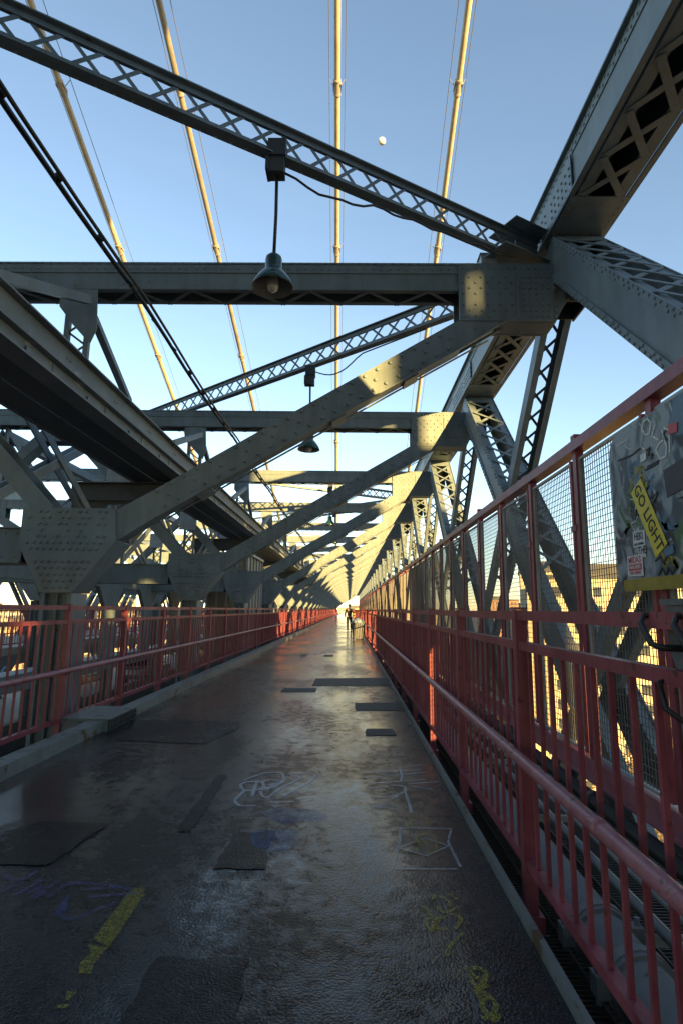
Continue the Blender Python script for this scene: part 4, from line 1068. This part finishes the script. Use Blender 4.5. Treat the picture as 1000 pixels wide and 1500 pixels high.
# ------------------------------------------------------------------ city
def building(name, x, y, w_, d_, top, wall, label, real=False, rz=0):
    t = thing(name, label, 'building', (x, y, -32), None, rz)
    h_ = top+32
    b = MB(); b.box(-w_/2,w_/2,-d_/2,d_/2,0,h_); wo_ = b.build('wall', wall, t)
    b = MB(); b.box(-w_/2-.3,w_/2+.3,-d_/2-.3,d_/2+.3,h_+.01,h_+.9); b.box(-w_/5,w_/8,-d_/5,d_/5,h_+.91,h_+3.4); b.build('roof', 'roof_tar', t)
    if real:
        nx = max(3, int(w_/3.4)); nz = int(h_/3.6); nz = min(nz, int(92/nx))
        wm_ = MB(); wm_.box(-.75,.75,-.03,.10,-.95,.95); gl = wm_.mesh('window', 'window_glass')
        fm = MB(); fm.box(-.9,.9,-.09,.02,-1.12,-.97); fm.box(-.9,-.77,-.05,.02,-.95,1.05); fm.box(.77,.9,-.05,.02,-.95,1.05); fm.box(-.76,.76,-.05,.02,.96,1.05); fm = fm.mesh('frame', 'pale_wall')
        for i in range(nx):
            for j in range(nz):
                o = link('window', gl, t); o.location = (-w_/2+(i+.5)*w_/nx, -d_/2-.02, h_-2.6-j*3.6)
                link('frame', fm, o)
    return t
building('apartment_building', 54, 120, 30, 20, 8.0, 'tan_wall', 'golden sunlit apartment block right behind the mesh fence, rows of windows', True, radians(-22))
building('apartment_building', 84, 112, 26, 22, 13, 'pale_wall', 'tall pale sunlit block at the right edge beyond the mesh fence', True, radians(-24))
building('apartment_building', 60, 165, 20, 18, 12.5, 'tan_wall', 'stepped golden tower rising above the skyline behind the mesh fence', True, radians(-16))
building('brick_building', 38, 190, 26, 18, -9, 'brick_wall', 'low brick block on the skyline left of the golden tower', True, radians(-12))
rr = random.Random(3)
for i in range(34):
    x = rr.choice((rr.uniform(60, 330), rr.uniform(30,140), -rr.uniform(60, 380), rr.uniform(-60,60))); y = rr.uniform(260, 620)
    if abs(x) < 60: y = rr.uniform(330, 640)
    top = rr.uniform(-16, 4) if rr.random() < .75 else rr.uniform(4, 18)
    if abs(x) < 30: top = rr.uniform(-6, 4)
    side = 'right' if x > 0 else 'left'
    building('distant_building', x, y, rr.uniform(18,40), rr.uniform(16,30), top, rr.choice(('facade_tan','facade_pale','facade_brick')), 'small distant sunlit city building on the skyline to the %s of the bridge' % side)['group'] = 'distant buildings to the %s' % side
def tree(loc, h_, label, seed):
    t = thing('bare_tree', label, 'tree', loc); R_ = random.Random(seed)
    tk = MB(); tk.tube([(0,0,0),(.1,0,h_*.4),(0,.1,h_*.8)], [.35,.25,.1], 8)
    tips = []
    for i in range(26):
        z0_ = h_*R_.uniform(.3,.75); a = R_.uniform(0,2*pi); l_ = h_*R_.uniform(.2,.38); e = Vector((cos(a)*l_, sin(a)*l_, z0_+l_*R_.uniform(.3,1)))
        tk.tube([(0,0,z0_), tuple((Vector((0,0,z0_))+e)/2+Vector((0,0,.3))), tuple(e)], [.12,.07,.03], 5); tips.append(e)
    tk.build('trunk', 'bark', t)
    cr = MB()
    for i in range(2600):
        e = R_.choice(tips)*R_.uniform(.6,1.1)+Vector((R_.gauss(0,.7),R_.gauss(0,.7),R_.gauss(0,.7))); a = Vector((R_.uniform(-1,1),R_.uniform(-1,1),R_.uniform(-1,1))).normalized()*.22; c_ = a.orthogonal().normalized()*.14
        cr.add([e-a,e+c_,e+a,e-c_], [(0,1,2,3)])
    cr.build('crown', 'dry_leaf', t)
tree((33, 78, -32), 17, 'brown-leaved tree below the bridge in front of the golden block', 1)
tree((46, 84, -32), 15, 'second brown-leaved tree at the right, nearer the edge', 2)

# bridge tower behind the viewer (unseen; leg widened and pierced to shape the shade)
t = thing('bridge_tower', 'steel bridge tower behind the viewer that carries the main cables, shaped to shade the deck', 'tower', (0, -14, -32))
b = MB()
def leg_wall(x0, x1, z0, z1, holes):       # front wall of a leg with openings placed for sun patches (x, z rectangles in world height)
    zs = sorted({z0, z1, *[h[2] for h in holes], *[h[3] for h in holes]})
    for za, zb in zip(zs[:-1], zs[1:]):
        row = sorted([(h[0], h[1]) for h in holes if h[2] <= za and h[3] >= zb]); x = x0
        for ha, hb in row:
            if ha > x: b.box(x, ha, -.05, .05, za+32, zb+32)
            x = max(x, hb)
        if x < x1: b.box(x, x1, -.05, .05, za+32, zb+32)
SUN_HOLES = [(14.85, 15.5, 8.2, 9.3), (16.55, 16.66, 9.4, 10.25), (10.4, 10.7, 5.0, 5.6), (12.3, 12.7, 5.2, 5.8), (18.0, 18.7, 7.9, 8.6), (17.4, 17.9, 5.2, 6.1), (18.9, 19.5, 9.6, 10.4), (14.2, 14.5, 6.9, 7.3), (15.2, 16.1, 3.9, 5.5), (16.9, 17.3, 4.2, 5.1), (18.2, 18.9, 4.4, 6.5), (19.25, 19.95, 4.6, 6.8)]
leg_wall(3.6, 20.0, -32, 64, SUN_HOLES)
b.build('leg', 'steel', t)
b = MB(); b.box(-30, -18.5, -.3, .3, 0, 96); b.build('leg', 'steel', t)
b = MB(); b.box(-18.49, 3.59, -.28, .28, 37, 94); b.build('portal_wall', 'steel', t)  # lower edge brought down to block sun at the left
b = MB(); b.box(-18.49, 3.59, -.28, .28, 0, 31.85); b.build('portal_sill', 'steel', t)  # added and raised to keep sun off the lower road

# added block behind the viewer, unseen, stepped to shape the sun patches
t = thing('sun_blocker', 'added unseen brick block behind the viewer, its stepped top shaping the sun patches', 'building', (22.2, -14, -32))
b = MB(); b.box(-1.9, 2.6, -7, 0, 0, 42.75); b.build('wall', 'brick_wall', t)
b = MB(); b.box(-1.9, -1.25, -.2, 0, 42.76, 44.4); b.box(-.30, .9, -.2, 0, 42.76, 45.2); b.box(.91, 2.4, -.2, 0, 42.76, 43.6); b.build('blocker_step', 'stone', t)

# moon
b = MB(); mo = ray(559, 207).normalized()*3000
o = thing('moon', 'small white gibbous moon in the blue sky', 'moon', (mo.x, mo.y, mo.z+EYE))
b.lathe([(.001,16.5)]+[(16.5*sin(pi*i/16), 16.5*cos(pi*i/16)) for i in range(1,16)]+[(.001,-16.5)], (0,0,0), 24); b.build('disc', 'moon_rock', o, True)
